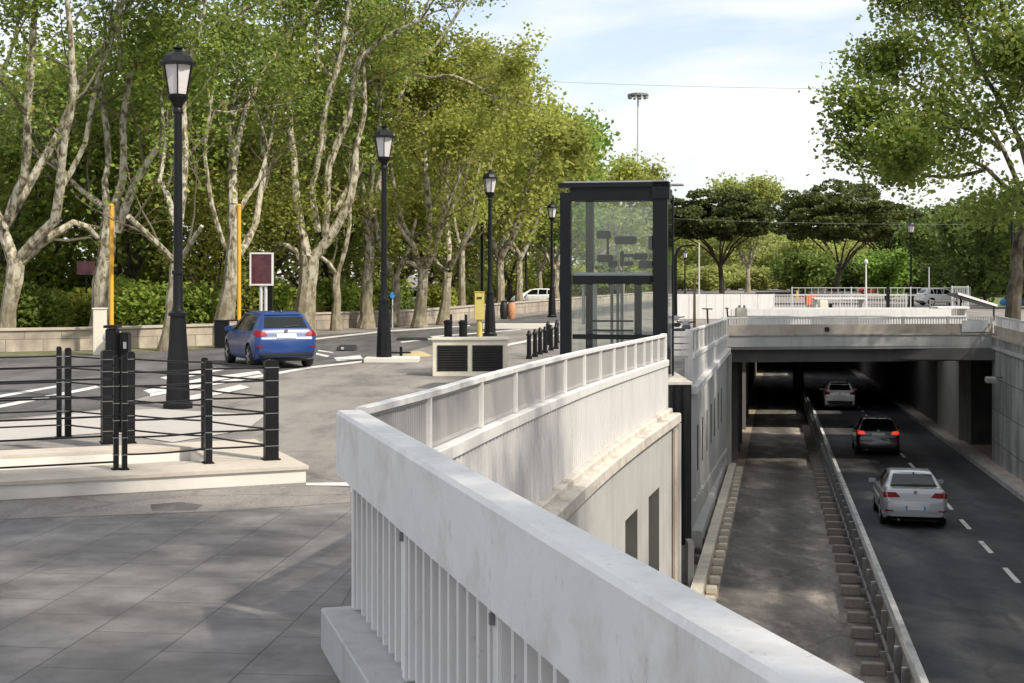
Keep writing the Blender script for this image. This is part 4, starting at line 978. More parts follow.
q = G(404, 358); b = MB(); vs = []
b.lathe([(.55, 0), (.42, .06), (.25, .13), (.08, .16)], c=(q.x+.3, q.y+.9, .012), n=14); o = b.build('sand_heap', M['sand'], None, smooth=True); tag(o, 'low heap of yellow sand beside the second street lamp', 'sand heap')
q = G(168, 499); b = MB(); b.flat([G(150, 505), G(181, 502.5), G(203, 505.5), G(196, 511), G(152, 511.5)], .0075); struct(b, 'pavement_repair_patch', M['asphalt_old'])

# ------------------------------------------------------------------ cars
def smooth1(a, k=5):
    ker = np.hanning(k+2)[1:-1]; ker /= ker.sum(); p = np.pad(a, k//2, mode='edge'); return np.convolve(p, ker, mode='valid')
def car(name, label, paint, spec, loc, heading, pitch=0.0, group=None, wells=True):
    """rear at -y, front at +y, built at the origin, then set down"""
    L, Wd, H = spec['L'], spec['W'], spec['H']
    r = thing(name, label, 'car', (0, 0, 0), 0, group)
    ys = np.linspace(0, L, 241)
    def prof(keys, k=9): return smooth1(np.interp(ys, [a*L for a, _ in keys], [b_ for _, b_ in keys]), k)
    zt = prof(spec['top'], 7); zb = np.minimum(prof(spec['belt'], 9), zt-.015); z0 = prof(spec['bottom'], 9)
    wf = prof(spec['plan'], 7)*Wd/2; wr = prof(spec['roofw'], 15)*Wd/2
    idx = [0, 1, 2, 3, 4, 6, 8, 10, 12, 15, 18, 21, 24, 28, 32, 36, 40, 45, 50, 55, 60]+list(range(66, 232, 6))+[232, 234, 236, 238, 239, 240]
    b = MB(); n = None
    for i in idx:
        w_, zbb, zto, zo, wro = wf[i], zb[i], zt[i], z0[i], min(wr[i], wf[i]*.97)
        zm = zo+.52*(zbb-zo)
        gh = zto-zbb
        half = [(0, zo), (w_*.80, zo), (w_*.93, zo+.03), (w_*.975, zo+.12), (w_*1.0, zm), (w_*.995, zbb-.10*(zbb-zo)), (w_*.965, zbb)]
        for t in (.12, .45, .8):
            half.append((w_*.95+(wro-w_*.95)*t+.012*math.sin(t*math.pi), zbb+(gh*.93)*t))
        half += [(wro, zbb+gh*.93), (wro*.90, zto-gh*.015), (wro*.55, zto), (0, zto+.006)]
        ring = [Vector((x, ys[i]-L/2, z)) for x, z in half]+[Vector((-x, ys[i]-L/2, z)) for x, z in reversed(half[1:-1])]
        n = len(ring); b.v += [tuple(p) for p in ring]
    m = len(idx)
    for i in range(m-1):
        for k in range(n): b.f.append((i*n+k, i*n+(k+1) % n, (i+1)*n+(k+1) % n, (i+1)*n+k))
    b.f.append(tuple(range(n-1, -1, -1))); b.f.append(tuple((m-1)*n+k for k in range(n)))
    body = b.build('body', paint, r, smooth=True)
    bv = BVHTree.FromPolygons([Vector(v) for v in b.v], b.f)
    axles = spec['axles']; wrad = spec['wheel']
    cu = MB()
    for ay in axles:
        cu.lathe([(wrad+.055, -1.4), (wrad+.055, 1.4)], c=(0, ay-L/2, wrad), n=28, axis='x')
    cm = cu.build('cutter', M['car_black']); body.data.materials.append(M['car_black'])
    md = body.modifiers.new('cut', 'BOOLEAN'); md.object = cm; md.operation = 'DIFFERENCE'; md.solver = 'EXACT'; md.material_mode = 'TRANSFER'
    bpy.context.view_layer.update()
    me = bpy.data.meshes.new_from_object(body.evaluated_get(bpy.context.evaluated_depsgraph_get()))
    body.modifiers.clear(); body.data = me; bpy.data.objects.remove(cm)
    # everything that sits on the skin is laid over it, point by point
    def patch(nm, mat, quads, mode, off=.006, nu=8, nv=6, smooth=True, parent=None):
        pb = MB()
        for quad in quads:
            q = [Vector((a, c)) for a, c in quad]; vs = []
            for j in range(nv+1):
                for i_ in range(nu+1):
                    u, v = i_/nu, j/nv
                    p = (q[0]*(1-u)+q[1]*u)*(1-v)+(q[3]*(1-u)+q[2]*u)*v
                    if mode in ('rear', 'front'):
                        s = -1 if mode == 'rear' else 1
                        o_, dr = Vector((p.x, s*6, p.y)), Vector((0, -s, 0))
                    else:
                        s = 1 if mode == 'right' else -1
                        o_, dr = Vector((s*3, p.x-L/2, p.y)), Vector((-s, 0, 0))
                    h_ = bv.ray_cast(o_, dr)
                    if h_[0] is None: vs.append(None); continue
                    nn = h_[1]
                    if nn.dot(dr) > 0: nn = -nn
                    vs.append(h_[0]+nn*off)
            idm = {}
            base = len(pb.v)
            for k_, v_ in enumerate(vs):
                if v_ is not None: idm[k_] = base+len(idm); pb.v.append(tuple(v_))
            for j in range(nv):
                for i_ in range(nu):
                    f_ = [j*(nu+1)+i_, j*(nu+1)+i_+1, (j+1)*(nu+1)+i_+1, (j+1)*(nu+1)+i_]
                    if all(x in idm for x in f_): pb.f.append(tuple(idm[x] for x in f_))
        if pb.f: return pb.build(nm, mat, parent or r, smooth=smooth)
    mir = lambda q: [(-a, c) for a, c in q]
    patch('rear_window', M['car_glass'], [spec['rear_window']], 'rear', .008, 12, 8)
    for q in spec['tail']:
        for qq in (q, mir(q)): patch('tail_light', spec.get('tail_mat', M['tail_red']), [qq], 'rear', .016, 6, 5)
    for q in spec.get('tail_side', []):
        for s in ('left', 'right'): patch('tail_light', M['tail_red'], [q], s, .012, 5, 5)
    patch('number_plate', M['plate'], [spec['plate']], 'rear', .022, 4, 2)
    if 'plate_blue' in spec: [patch('plate_band', M['light_blue'], [qq], 'rear', .026, 1, 1) for qq in spec['plate_blue']]
    patch('rear_bumper', M['car_black'], [spec['bumper']], 'rear', .010, 14, 4)
    for q in spec.get('reflectors', []):
        for qq in (q, mir(q)): patch('reflector', M['tail_red'], [qq], 'rear', .014, 3, 2)
    if 'chrome' in spec: patch('trim_strip', M['steel'], spec['chrome'], 'rear', .018, 10, 1)
    for q in spec['side_windows']:
        for s in ('left', 'right'): patch('side_window', M['car_glass'], [q], s, .006, 8, 5)
    patch('windscreen', M['car_glass'], [spec['windscreen']], 'front', .008, 10, 6)
    for q in spec['head']: 
        for qq in (q, mir(q)): patch('headlight', M['rim'], [qq], 'front', .012, 4, 3)
    patch('front_grille', M['car_black'], [[(-.55, .32), (.55, .32), (.55, .52), (-.55, .52)]], 'front', .01, 8, 3)
    # door seams and handles
    for s, sg_ in (('left', -1), ('right', 1)):
        sm = [[(a, .30), (a+.012, .30), (a+.012+sl_, .88), (a+sl_, .88)] for a, sl_ in spec['seams']]
        for sq in sm: patch('door_seam', M['car_black'], [sq], s, .003, 1, 8)
        for a in spec['handles']: patch('door_handle', paint if spec.get('paint_handles', 1) else M['car_black'], [[(a, .80), (a+.18, .80), (a+.18, .84), (a, .84)]], s, .03, 3, 1)
        patch('side_skirt', M['car_black'], [[(axles[0]+wrad+.08, .19), (axles[1]-wrad-.08, .19), (axles[1]-wrad-.08, .27), (axles[0]+wrad+.08, .27)]], s, .006, 8, 1)
        mb = MB(); y_ = spec['mirror']-L/2; z_ = spec.get('mirror_z', .98)
        mb.box((sg_*(Wd/2+.07), y_, z_), (.2, .11, .13)); mb.box((sg_*(Wd/2-.05), y_+.02, z_-.04), (.16, .05, .04)); mb.build('wing_mirror', spec.get('mirror_mat', paint), r, smooth=True, bevel=.03)
    # rear emblem disc, wiper
    eb_ = MB(); h_ = bv.ray_cast(Vector((0, -6, spec['emblem'])), Vector((0, 1, 0)))
    if h_[0] is not None: eb_.lathe([(.048, -.02), (.048, .012), (.035, .02)], c=(0, h_[0].y-.012, spec['emblem']), n=12, axis='y'); eb_.build('emblem', M['rim'], r)
    if 'wiper' in spec: patch('wiper', M['car_black'], [spec['wiper']], 'rear', .02, 6, 1)
    if spec.get('spoiler'):
        patch('spoiler', M['car_black'] if spec.get('spoiler') == 'black' else paint, [spec['spoiler_q']], 'rear', .03, 8, 2)
    if spec.get('rails'):
        for s in (-1, 1):
            rb = MB(); rb.tube([(s*.50, -L/2+.75, H+.01), (s*.52, -L/2+1.3, H+.05), (s*.53, -L/2+2.2, H+.05), (s*.52, -L/2+2.7, H-.02)], .02, 6); rb.build('roof_rail', M['rail_steel'], r)
    ab = MB(); ab.box((0, -L/2+.62, spec.get('aerial_z', H)+.03), (.05, .14, .06), top=.5); ab.build('aerial', M['car_black'], r)
    ex = MB(); ex.tube([(-.45, -L/2+.06, .24), (-.45, -L/2+.4, .24)], .035, 8); ex.build('exhaust', M['rail_steel'], r)
    ub = MB(); ub.box((0, 0, .27), (Wd*.72, L*.9, .16)); ub.build('underbody', M['car_black'], r)
    tb = None
    for ay in axles:
        for sx in (-1, 1):
            tw = MB(); xx = sx*(Wd/2-.115)
            tw.lathe([(wrad*.62, -.10), (wrad*.93, -.105), (wrad, -.07), (wrad, .07), (wrad*.93, .105), (wrad*.62, .10)], c=(xx, ay-L/2, wrad), n=24, axis='x')
            wh = tw.build('wheel', M['tyre'], r, smooth=True)
            rm = MB(); rm.lathe([(wrad*.66, -.02), (wrad*.66, .02), (wrad*.60, .03)], c=(xx+sx*.075, ay-L/2, wrad), n=20, axis='x')
            for k in range(5):
                a = 2*math.pi*k/5
                rm.box((xx+sx*.10, ay-L/2+math.cos(a)*wrad*.34, wrad+math.sin(a)*wrad*.34), (.03, wrad*.56, .06), rx=a)
            rm.build('rim', M['rim'], wh)
    r.location = loc; r.rotation_euler = (pitch, 0, heading)
    return r
HATCH = dict(L=4.05, W=1.72, H=1.47,
    top=[(0, .74), (.012, .86), (.02, 1.0), (.035, 1.06), (.10, 1.36), (.115, 1.43), (.16, 1.46), (.35, 1.475), (.5, 1.46), (.60, 1.38), (.76, 1.02), (.80, .96), (.9, .88), (.96, .76), (.985, .60), (1, .5)],
    belt=[(0, .70), (.03, .94), (.10, .955), (.4, .93), (.7, .88), (.8, .84), (.95, .66), (1, .45)],
    bottom=[(0, .32), (.03, .24), (.1, .19), (.9, .19), (.97, .22), (1, .28)],
    plan=[(0, .84), (.01, .90), (.03, .95), (.09, .985), (.2, 1), (.75, 1), (.88, .96), (.95, .86), (.985, .72), (1, .62)],
    roofw=[(0, .86), (.03, .78), (.10, .66), (.15, .64), (.5, .66), (.62, .68), (.78, .80), (.85, .82), (1, .6)],
    axles=(.72, 3.22), wheel=.31,
    rear_window=[(-.58, 1.06), (.58, 1.06), (.50, 1.34), (-.50, 1.34)],
    tail=[[(.50, .86), (.80, .84), (.80, 1.0), (.56, .97)]], tail_side=[[(.01, .86), (.26, .88), (.22, 1.0), (.06, 1.0)]],
    plate=[(-.26, .80), (.26, .80), (.26, .91), (-.26, .91)], bumper=[(-.80, .26), (.80, .26), (.80, .42), (-.80, .42)],
    reflectors=[[(.62, .56), (.78, .56), (.78, .60), (.62, .60)]],
    side_windows=[[(.52, 1.00), (.92, .98), (.92, 1.36), (.74, 1.34)], [(.98, .98), (1.68, .965), (1.66, 1.40), (.98, 1.385)], [(1.74, .965), (2.78, .95), (2.22, 1.36), (1.74, 1.39)]],
    windscreen=[(-.60, 1.00), (.60, 1.00), (.50, 1.37), (-.50, 1.37)], head=[[(.45, .66), (.72, .68), (.70, .80), (.45, .76)]],
    seams=[(1.70, .02), (.95, .0), (2.72, .02)], handles=[1.12, 2.0], mirror=2.62, emblem=.985, spoiler='paint', spoiler_q=[(-.5, 1.38), (.5, 1.38), (.46, 1.43), (-.46, 1.43)],
    wiper=[(-.02, 1.07), (.36, 1.10), (.36, 1.115), (-.02, 1.09)])
SEDAN = dict(L=4.62, W=1.80, H=1.46,
    top=[(0, .70), (.008, .84), (.014, 1.03), (.03, 1.075), (.105, 1.09), (.14, 1.12), (.215, 1.36), (.25, 1.41), (.31, 1.45), (.42, 1.465), (.52, 1.44), (.60, 1.34), (.73, 1.04), (.78, .97), (.9, .87), (.96, .74), (.985, .58), (1, .5)],
    belt=[(0, .66), (.02, .95), (.10, .985), (.4, .95), (.7, .90), (.8, .86), (.95, .66), (1, .45)],
    bottom=[(0, .34), (.03, .25), (.1, .19), (.9, .19), (.97, .22), (1, .28)],
    plan=[(0, .82), (.01, .89), (.03, .945), (.09, .985), (.2, 1), (.75, 1), (.88, .96), (.95, .86), (.985, .72), (1, .62)],
    roofw=[(0, .84), (.05, .84), (.11, .82), (.21, .68), (.27, .645), (.5, .66), (.62, .68), (.76, .80), (.85, .82), (1, .6)],
    axles=(.98, 3.62), wheel=.325,
    rear_window=[(-.63, 1.10), (.63, 1.10), (.52, 1.385), (-.52, 1.385)],
    tail=[[(.40, .86), (.84, .84), (.86, .99), (.52, .985)]], tail_side=[[(.0, .86), (.24, .88), (.22, .98), (.02, .99)]],
    plate=[(-.26, .52), (.26, .52), (.26, .63), (-.26, .63)], bumper=[(-.80, .24), (.80, .24), (.76, .335), (-.76, .335)],
    plate_blue=[[(-.26, .52), (-.215, .52), (-.215, .63), (-.26, .63)], [(.215, .52), (.26, .52), (.26, .63), (.215, .63)]],
    reflectors=[[(.60, .47), (.80, .47), (.80, .51), (.60, .51)]], chrome=[[(-.7, .455), (.7, .455), (.7, .475), (-.7, .475)]],
    side_windows=[[(1.02, 1.02), (1.30, 1.01), (1.30, 1.34), (1.22, 1.32)], [(1.36, 1.01), (2.08, .99), (2.06, 1.39), (1.38, 1.37)], [(2.14, .99), (3.12, .965), (2.58, 1.34), (2.14, 1.39)]],
    windscreen=[(-.62, 1.03), (.62, 1.03), (.52, 1.37), (-.52, 1.37)], head=[[(.48, .66), (.76, .68), (.74, .80), (.48, .76)]],
    seams=[(2.10, .02), (1.32, .0), (3.12, .02)], handles=[1.50, 2.36], mirror=3.0, emblem=1.0, aerial_z=1.44)
SUV = dict(L=4.25, W=1.80, H=1.62,
    top=[(0, .80), (.012, .95), (.022, 1.08), (.04, 1.14), (.095, 1.47), (.11, 1.55), (.16, 1.60), (.35, 1.62), (.5, 1.60), (.60, 1.50), (.75, 1.14), (.80, 1.07), (.9, 1.0), (.96, .86), (.985, .66), (1, .5)],
    belt=[(0, .74), (.03, 1.03), (.10, 1.05), (.4, 1.02), (.7, .98), (.8, .94), (.95, .74), (1, .45)],
    bottom=[(0, .36), (.03, .28), (.1, .23), (.9, .23), (.97, .26), (1, .3)],
    plan=[(0, .84), (.01, .90), (.03, .95), (.09, .985), (.2, 1), (.75, 1), (.88, .96), (.95, .86), (.985, .72), (1, .62)],
    roofw=[(0, .86), (.03, .80), (.10, .68), (.15, .66), (.5, .68), (.62, .70), (.78, .82), (.85, .84), (1, .6)],
    axles=(.78, 3.36), wheel=.345,
    rear_window=[(-.60, 1.16), (.60, 1.16), (.52, 1.46), (-.52, 1.46)],
    tail=[[(.52, .92), (.84, .90), (.84, 1.08), (.60, 1.06)]], tail_side=[[(.02, .92), (.24, .94), (.2, 1.08), (.07, 1.08)]],
    plate=[(-.26, .82), (.26, .82), (.26, .93), (-.26, .93)], bumper=[(-.84, .30), (.84, .30), (.82, .56), (-.82, .56)],
    chrome=[[(-.45, .60), (.45, .60), (.45, .63), (-.45, .63)]],
    side_windows=[[(.54, 1.10), (.94, 1.08), (.94, 1.49), (.74, 1.47)], [(1.0, 1.08), (1.75, 1.06), (1.73, 1.54), (1.0, 1.52)], [(1.81, 1.06), (2.92, 1.05), (2.35, 1.48), (1.81, 1.53)]],
    windscreen=[(-.62, 1.12), (.62, 1.12), (.52, 1.50), (-.52, 1.50)], head=[[(.48, .72), (.76, .74), (.74, .88), (.48, .84)]],
    seams=[(1.78, .02), (.97, .0), (2.85, .02)], handles=[1.16, 2.1], mirror=2.75, mirror_z=1.08, emblem=1.02, rails=True, spoiler='black', spoiler_q=[(-.5, 1.49), (.5, 1.49), (.46, 1.55), (-.46, 1.55)])
HD = -math.atan(.185); PT = -.028
def road_at(px, d): return Vector(((px-512)/F*d, d, zr(d)+.01))
sd = 38.6+2.31
car('silver_car', 'silver saloon car, nearest of the three driving into the underpass', M['silver_car'], SEDAN, (((916.0-512)/F*36.4)+.185*2.2, 36.4+2.2, zr(38.6)+.012), HD, PT).scale = (.935, .935, .93)
car('black_car', 'black hatchback with red tail lights just under the bridge edge', M['black_car'], dict(HATCH, W=1.76, mirror_mat=M['car_black'], tail_mat=M['brake_glow']), (((880-512)/F*55.0)+.185*2.0, 57.2, zr(57.2)+.012), HD, PT).scale = (.96, .96, .98)
car('white_car', 'white crossover car deepest inside the dark underpass', M['white_car'], SUV, (((840-512)/F*81.5)+.185*2.1, 83.6, zr(83.6)+.012), HD, PT)
q = G(285.5, 369.0)
blue = car('blue_car', 'bright blue hatchback driving away along the street', M['blue_car'], HATCH, (0, 0, 0), 0)
th = R(24); blue.scale = (1.06, 1.06, 1.06); blue.rotation_euler = (0, 0, th)
blue.location = (q.x-math.sin(th)*2.0, q.y+math.cos(th)*2.0, .012)
# ------------------------------------------------------------------ trees
def leaf_mesh(name, cen, size, mat, parent, rng, up=.35, spread=None):
    N = len(cen)
    nrm = rng.normal(size=(N, 3)); nrm[:, 2] = np.abs(nrm[:, 2])+up; nrm /= np.linalg.norm(nrm, axis=1)[:, None]
    a = rng.normal(size=(N, 3)); t = a-nrm*np.sum(a*nrm, axis=1)[:, None]; t /= np.linalg.norm(t, axis=1)[:, None]
    s = np.cross(nrm, t)
    sz = (size*rng.uniform(.6, 1.35, N))[:, None]
    bend = nrm*(sz*rng.uniform(-.25, .1, N)[:, None])
    v = np.empty((N, 4, 3))
    v[:, 0] = cen-t*sz*.55; v[:, 1] = cen+s*sz*.46+bend; v[:, 2] = cen+t*sz*.6; v[:, 3] = cen-s*sz*.46+bend
    me = bpy.data.meshes.new(name)
    me.vertices.add(N*4); me.vertices.foreach_set('co', v.reshape(-1).astype(np.float32))
    me.loops.add(N*4); me.loops.foreach_set('vertex_index', np.arange(N*4, dtype=np.int32))
    me.polygons.add(N); me.polygons.foreach_set('loop_start', np.arange(0, N*4, 4, dtype=np.int32)); me.polygons.foreach_set('loop_total', np.full(N, 4, dtype=np.int32))
    me.update(calc_edges=True); me.materials.append(mat)
    o = bpy.data.objects.new(name, me); C.objects.link(o); o.parent = parent
    return o

def px_limb(pts, d, rng, off0=0.0, off1=0.0, wend=None):
    """points (px, py[, width px]) at depth d drifting from off0 to off1"""
    out = []; n = len(pts)
    ws = [p[2] if len(p) > 2 else None for p in pts]
    known = [i for i in range(n) if ws[i] is not None]
    if not known: known = [0]; ws[0] = 6
    if known[-1] != n-1: ws[-1] = wend if wend else max(1.6, ws[known[-1]]*.35); known.append(n-1)
    if known[0] != 0: ws[0] = ws[known[0]]; known.insert(0, 0)
    W_ = np.interp(range(n), known, [ws[i] for i in known])
    for i, p in enumerate(pts):
        dd = d+off0+(off1-off0)*i/max(1, n-1)
        out.append((W(p[0], p[1], dd), W_[i]/2*dd/F))
    return out

def refine(limb, rng, step=.7, jit=.04):
    pts = [l[0] for l in limb]; rad = [l[1] for l in limb]
    P = [pts[0]]; Rr = [rad[0]]
    for i in range(len(pts)-1):
        p0 = pts[max(0, i-1)]; p1 = pts[i]; p2 = pts[i+1]; p3 = pts[min(len(pts)-1, i+2)]
        L = (p2-p1).length; n = max(1, int(L/step))
        for k in range(1, n+1):
            t = k/n
            q = .5*((2*p1)+(p2-p0)*t+(2*p0-5*p1+4*p2-p3)*t*t+(-p0+3*p1-3*p2+p3)*t**3)
            r_ = rad[i]+(rad[i+1]-rad[i])*t
            q = q+Vector(rng.normal(size=3)*jit*min(1, r_*6)); P.append(q); Rr.append(r_*(1+rng.uniform(-.05, .07)))
    return P, Rr

def grow_tree(root, skeleton, rng, leaf_mat, bark, n_leaf, leaf_size, zmin=3.0, side=(1.6, 3.4), gap=.95, tip=(2.6, 4.4), sigma=.42, start=.28, ground_flare=1.35, tip_r=None, leaf_up=.35, sub=4, street_bias=0.0, clump=2.0, low_thin=False):
    """skeleton: list of (points, radii); the first one is the trunk"""
    wb = MB(); tw = MB(); cl = []
    o = root.location
    def branch(p, dv, L, r, lev):
        n = 5; pts = [p.copy()]; rr = [r]; dv = dv.normalized()
        for k in range(n):
            dv = (dv+Vector(rng.normal(size=3)*.17)+Vector((0, 0, .07))).normalized()
            pts.append(pts[-1]+dv*L/n); rr.append(r*(1-.72*(k+1)/n))
        (wb if lev == 0 else tw).tube(pts, rr if lev < 2 else [x*.7 for x in rr], 5 if lev < 2 else 3, caps=False)
        if lev < 2:
            m = sub if lev == 1 else 5
            for k in range(m):
                t = rng.uniform(.3, 1.0); i = min(n-1, int(t*n)); q = pts[i].lerp(pts[i+1], t*n-i)
                dd = (dv+Vector(rng.normal(size=3)*.75)).normalized()
                branch(q, dd, L*rng.uniform(.35, .6), max(.010, r*.42), lev+1)
        for k in range(1, n+1):
            if lev == 2 or (lev == 1 and k >= 3): cl.append(pts[k])
    for li, (pts, rad) in enumerate(skeleton):
        rad = list(rad)
        if li == 0:
            rad[0] *= ground_flare
            if len(rad) > 1: rad[1] *= 1+(ground_flare-1)*.3
        wb.tube(pts, rad, 9 if rad[0] > .12 else 6)
        if li == 0: continue
        S = 0.0; tot = sum((pts[i+1]-pts[i]).length for i in range(len(pts)-1)); nxt = tot*start
        for i in range(len(pts)-1):
            seg = (pts[i+1]-pts[i]).length
            while S+seg > nxt:
                t = (nxt-S)/seg; q = pts[i].lerp(pts[i+1], t); dv = (pts[i+1]-pts[i]).normalized()
                side_v = Vector(rng.normal(size=3)); side_v = (side_v-dv*side_v.dot(dv)).normalized()
                if street_bias and side_v.y < 0 and rng.uniform() < street_bias: side_v.y = -side_v.y*.8+.1
                if q.z > zmin-1.0:
                    branch(q, dv*.55+side_v*.9+Vector((0, 0, .15)), rng.uniform(*side), max(.02, min(.06, rad[i]*.42)), 1)
                nxt += gap*rng.uniform(.6, 1.4)
            S += seg
        dv = (pts[-1]-pts[-2]).normalized()
        for k in range(3 if pts[-1].z > 6.0 else 0):
            branch(pts[-1], (dv+Vector(rng.normal(size=3)*.42)+Vector((0, 0, .2))).normalized(), rng.uniform(*tip), max(.03, rad[-1]*.8), 0)
    nf = len(wb.f); wb.add(tw.v, tw.f); tr = wb.build('trunk', bark, root, smooth=True)
    tr.data.materials.append(M['twig'])
    mi = np.zeros(len(wb.f), dtype=np.int32); mi[nf:] = 1; tr.data.polygons.foreach_set('material_index', mi)
    if cl and n_leaf:
        cn = np.array([tuple(c) for c in cl]); k = rng.integers(0, len(cn), n_leaf)
        # some twigs carry a lot, some almost nothing
        wgt = rng.uniform(0.1, 1, len(cn))**clump; wgt /= wgt.sum(); k = rng.choice(len(cn), n_leaf, p=wgt)
        cen = cn[k]+rng.normal(size=(n_leaf, 3))*np.array([sigma, sigma, sigma*.75])
        cen = cen[cen[:, 2] > zmin]
        if low_thin: cen = cen[rng.uniform(size=len(cen)) < np.clip((cen[:, 2]-zmin)/7.5, .14, 1.0)]
        cen = cen-np.array(tuple(o))
        leaf_mesh('crown', cen, leaf_size, leaf_mat, root, rng, leaf_up)
    return root

T = {}
def traced(label, d, base_px, limbs, seed, leaf='leaf', n_leaf=9000, size=.27, offs=None, bark='bark', **kw):
    rng = np.random.default_rng(seed)
    trunk = limbs[0]
    root = thing('plane_tree', label, 'tree', ((base_px-512)/F*d, d, 0))
    sk = []
    t0 = px_limb(trunk, d, rng)
    g = Vector(root.location)
    t0 = [(g, t0[0][1]*1.08)]+[q for q in t0 if q[0].z > .35]
    sk.append(refine(t0, rng, .5, .03))
    for i, l in enumerate(limbs[1:]):
        o1 = offs[i] if offs else rng.uniform(-2.6, 2.6)
        sk.append(refine(px_limb(l, d, rng, 0, o1), rng, .7))
    kw.setdefault('street_bias', .8); kw.setdefault('low_thin', seed < 50); kw.setdefault('clump', 2.6); kw.setdefault('sigma', .40); kw.setdefault('start', .38); kw.setdefault('gap', 1.15)
    return grow_tree(root, sk, rng, M[leaf], M[bark], n_leaf, size, **kw)

T1 = [[(6, 345, 18), (9, 310, 16), (14, 280, 17), (16, 258, 17)],
      [(14, 262, 13), (4, 228, 12), (20, 200, 10), (37, 170, 9), (57, 134, 8), (77, 90, 6), (96, 52, 5), (112, 37, 4), (130, 0, 3)],
      [(17, 262, 12), (34, 242, 11), (54, 222, 10), (59, 190, 9), (61, 164, 8), (67, 132, 7), (72, 82, 7), (70, 30, 6), (66, -30, 5)],
      [(19, 264, 10), (48, 240, 9), (75, 223, 7), (88, 227, 6), (98, 238, 5)],
      [(9, 215, 9), (24, 175, 9), (29, 130, 8), (29, 100, 8), (31, 50, 7), (36, 0, 6), (30, -60, 4)],
      [(57, 195, 6), (72, 170, 6), (85, 144, 5), (92, 107, 5), (100, 72, 5), (112, 45, 4), (120, -10, 3)],
      [(5, 228, 7), (-12, 190, 6), (-10, 130, 5), (3, 70, 5), (15, 40, 3)]]
T2 = [[(97, 345, 20), (101, 300, 18), (104, 265, 17), (109, 232, 16), (111, 206, 14)],
      [(107, 212, 8), (106, 180, 7), (109, 165, 6), (107, 130, 6), (101, 95, 5), (104, 50, 4)],
      [(114, 210, 9), (121, 180, 8), (123, 164, 7), (124, 107, 7), (131, 75, 6), (140, 50, 5), (152, 25, 4), (160, -20, 3)],
      [(117, 232, 9), (127, 205, 9), (137, 180, 8), (146, 163, 7), (158, 145, 6), (172, 115, 5), (186, 60, 4)],
      [(106, 208, 7), (92, 198, 6), (78, 187, 5), (70, 178, 4)],
      [(121, 75, 5), (120, 30, 5), (126, -20, 4)]]
T3 = [[(166, 352, 13), (170, 315, 12), (174, 285, 11), (177, 255, 10)],
      [(175, 262, 7), (162, 250, 6), (146, 234, 6), (129, 217, 5)],
      [(177, 256, 9), (180, 225, 8), (184, 190, 8), (185, 150, 7), (183, 100, 6), (192, 55, 5), (205, 10, 3)],
      [(179, 262, 6), (190, 245, 5), (202, 226, 4)],
      [(176, 225, 7), (168, 195, 6), (160, 180, 5), (166, 140, 4)]]
T4 = [[(221, 340, 20), (226, 310, 18), (231, 275, 15), (233, 240, 13), (233, 205, 11)],
      [(233, 205, 10), (232, 170, 9), (231, 130, 7), (237, 85, 6), (242, 40, 5)],
      [(239, 255, 8), (248, 240, 8), (255, 222, 7), (261, 195, 6), (265, 168, 5), (262, 140, 4), (270, 95, 3)],
      [(226, 250, 5), (220, 232, 5), (211, 205, 5), (208, 185, 5), (205, 155, 4), (210, 110, 3)],
      [(237, 215, 6), (247, 197, 5), (257, 182, 4), (268, 150, 3)],
      [(234, 170, 6), (240, 130, 6), (247, 105, 5), (262, 75, 4), (285, 40, 4), (310, 10, 3)]]
T5 = [[(303, 330, 22), (306, 300, 19), (308, 275, 18), (311, 255, 18)],
      [(307, 258, 11), (302, 230, 10), (298, 200, 9), (294, 172, 8), (291, 130, 7), (287, 90, 6), (296, 60, 5), (300, 20, 4)],
      [(315, 256, 11), (328, 236, 10), (341, 219, 9), (349, 198, 8), (355, 172, 8), (356, 150, 6), (366, 100, 4)],
      [(318, 232, 7), (313, 208, 7), (311, 190, 6), (318, 165, 6), (322, 130, 6), (325, 110, 6), (335, 75, 6), (345, 30, 5), (350, -20, 4)],
      [(325, 237, 7), (327, 205, 7), (326, 185, 7), (330, 167, 8), (340, 140, 8), (348, 118, 7), (354, 82, 7), (360, 57, 6), (380, 40, 5), (420, 20, 3)],
      [(302, 265, 6), (296, 252, 6), (288, 246, 5), (280, 243, 4)],
      [(322, 150, 6), (324, 112, 6), (334, 80, 5), (318, 60, 4), (316, 20, 4)],
      [(352, 180, 5), (340, 205, 5), (334, 212, 4)]]
T6 = [[(336, 331, 9), (336, 300, 8), (337, 272, 8)],
      [(336, 274, 5), (329, 264, 5), (320, 256, 4)],
      [(338, 273, 5), (345, 248, 5), (349, 225, 4), (352, 190, 3)]]
T7 = [[(366, 329, 14), (367, 300, 12), (368, 260, 11), (368, 225, 10)],
      [(367, 228, 8), (363, 195, 7), (362, 160, 6), (365, 110, 5), (370, 70, 4)],
      [(370, 230, 8), (375, 205, 7), (381, 180, 7), (392, 140, 7), (398, 105, 6), (407, 75, 5), (420, 62, 4), (440, 40, 3), (470, -5, 3)],
      [(368, 210, 6), (372, 170, 5), (378, 120, 4)],
      [(410, 72, 4), (430, 78, 4), (455, 76, 3), (485, 90, 2)]]
T8 = [[(394, 328, 9), (395, 295, 9), (395, 274, 8)],
      [(393, 276, 5), (386, 260, 5), (379, 242, 5), (375, 215, 4)],
      [(397, 274, 5), (404, 258, 5), (410, 246, 4), (416, 220, 3)]]
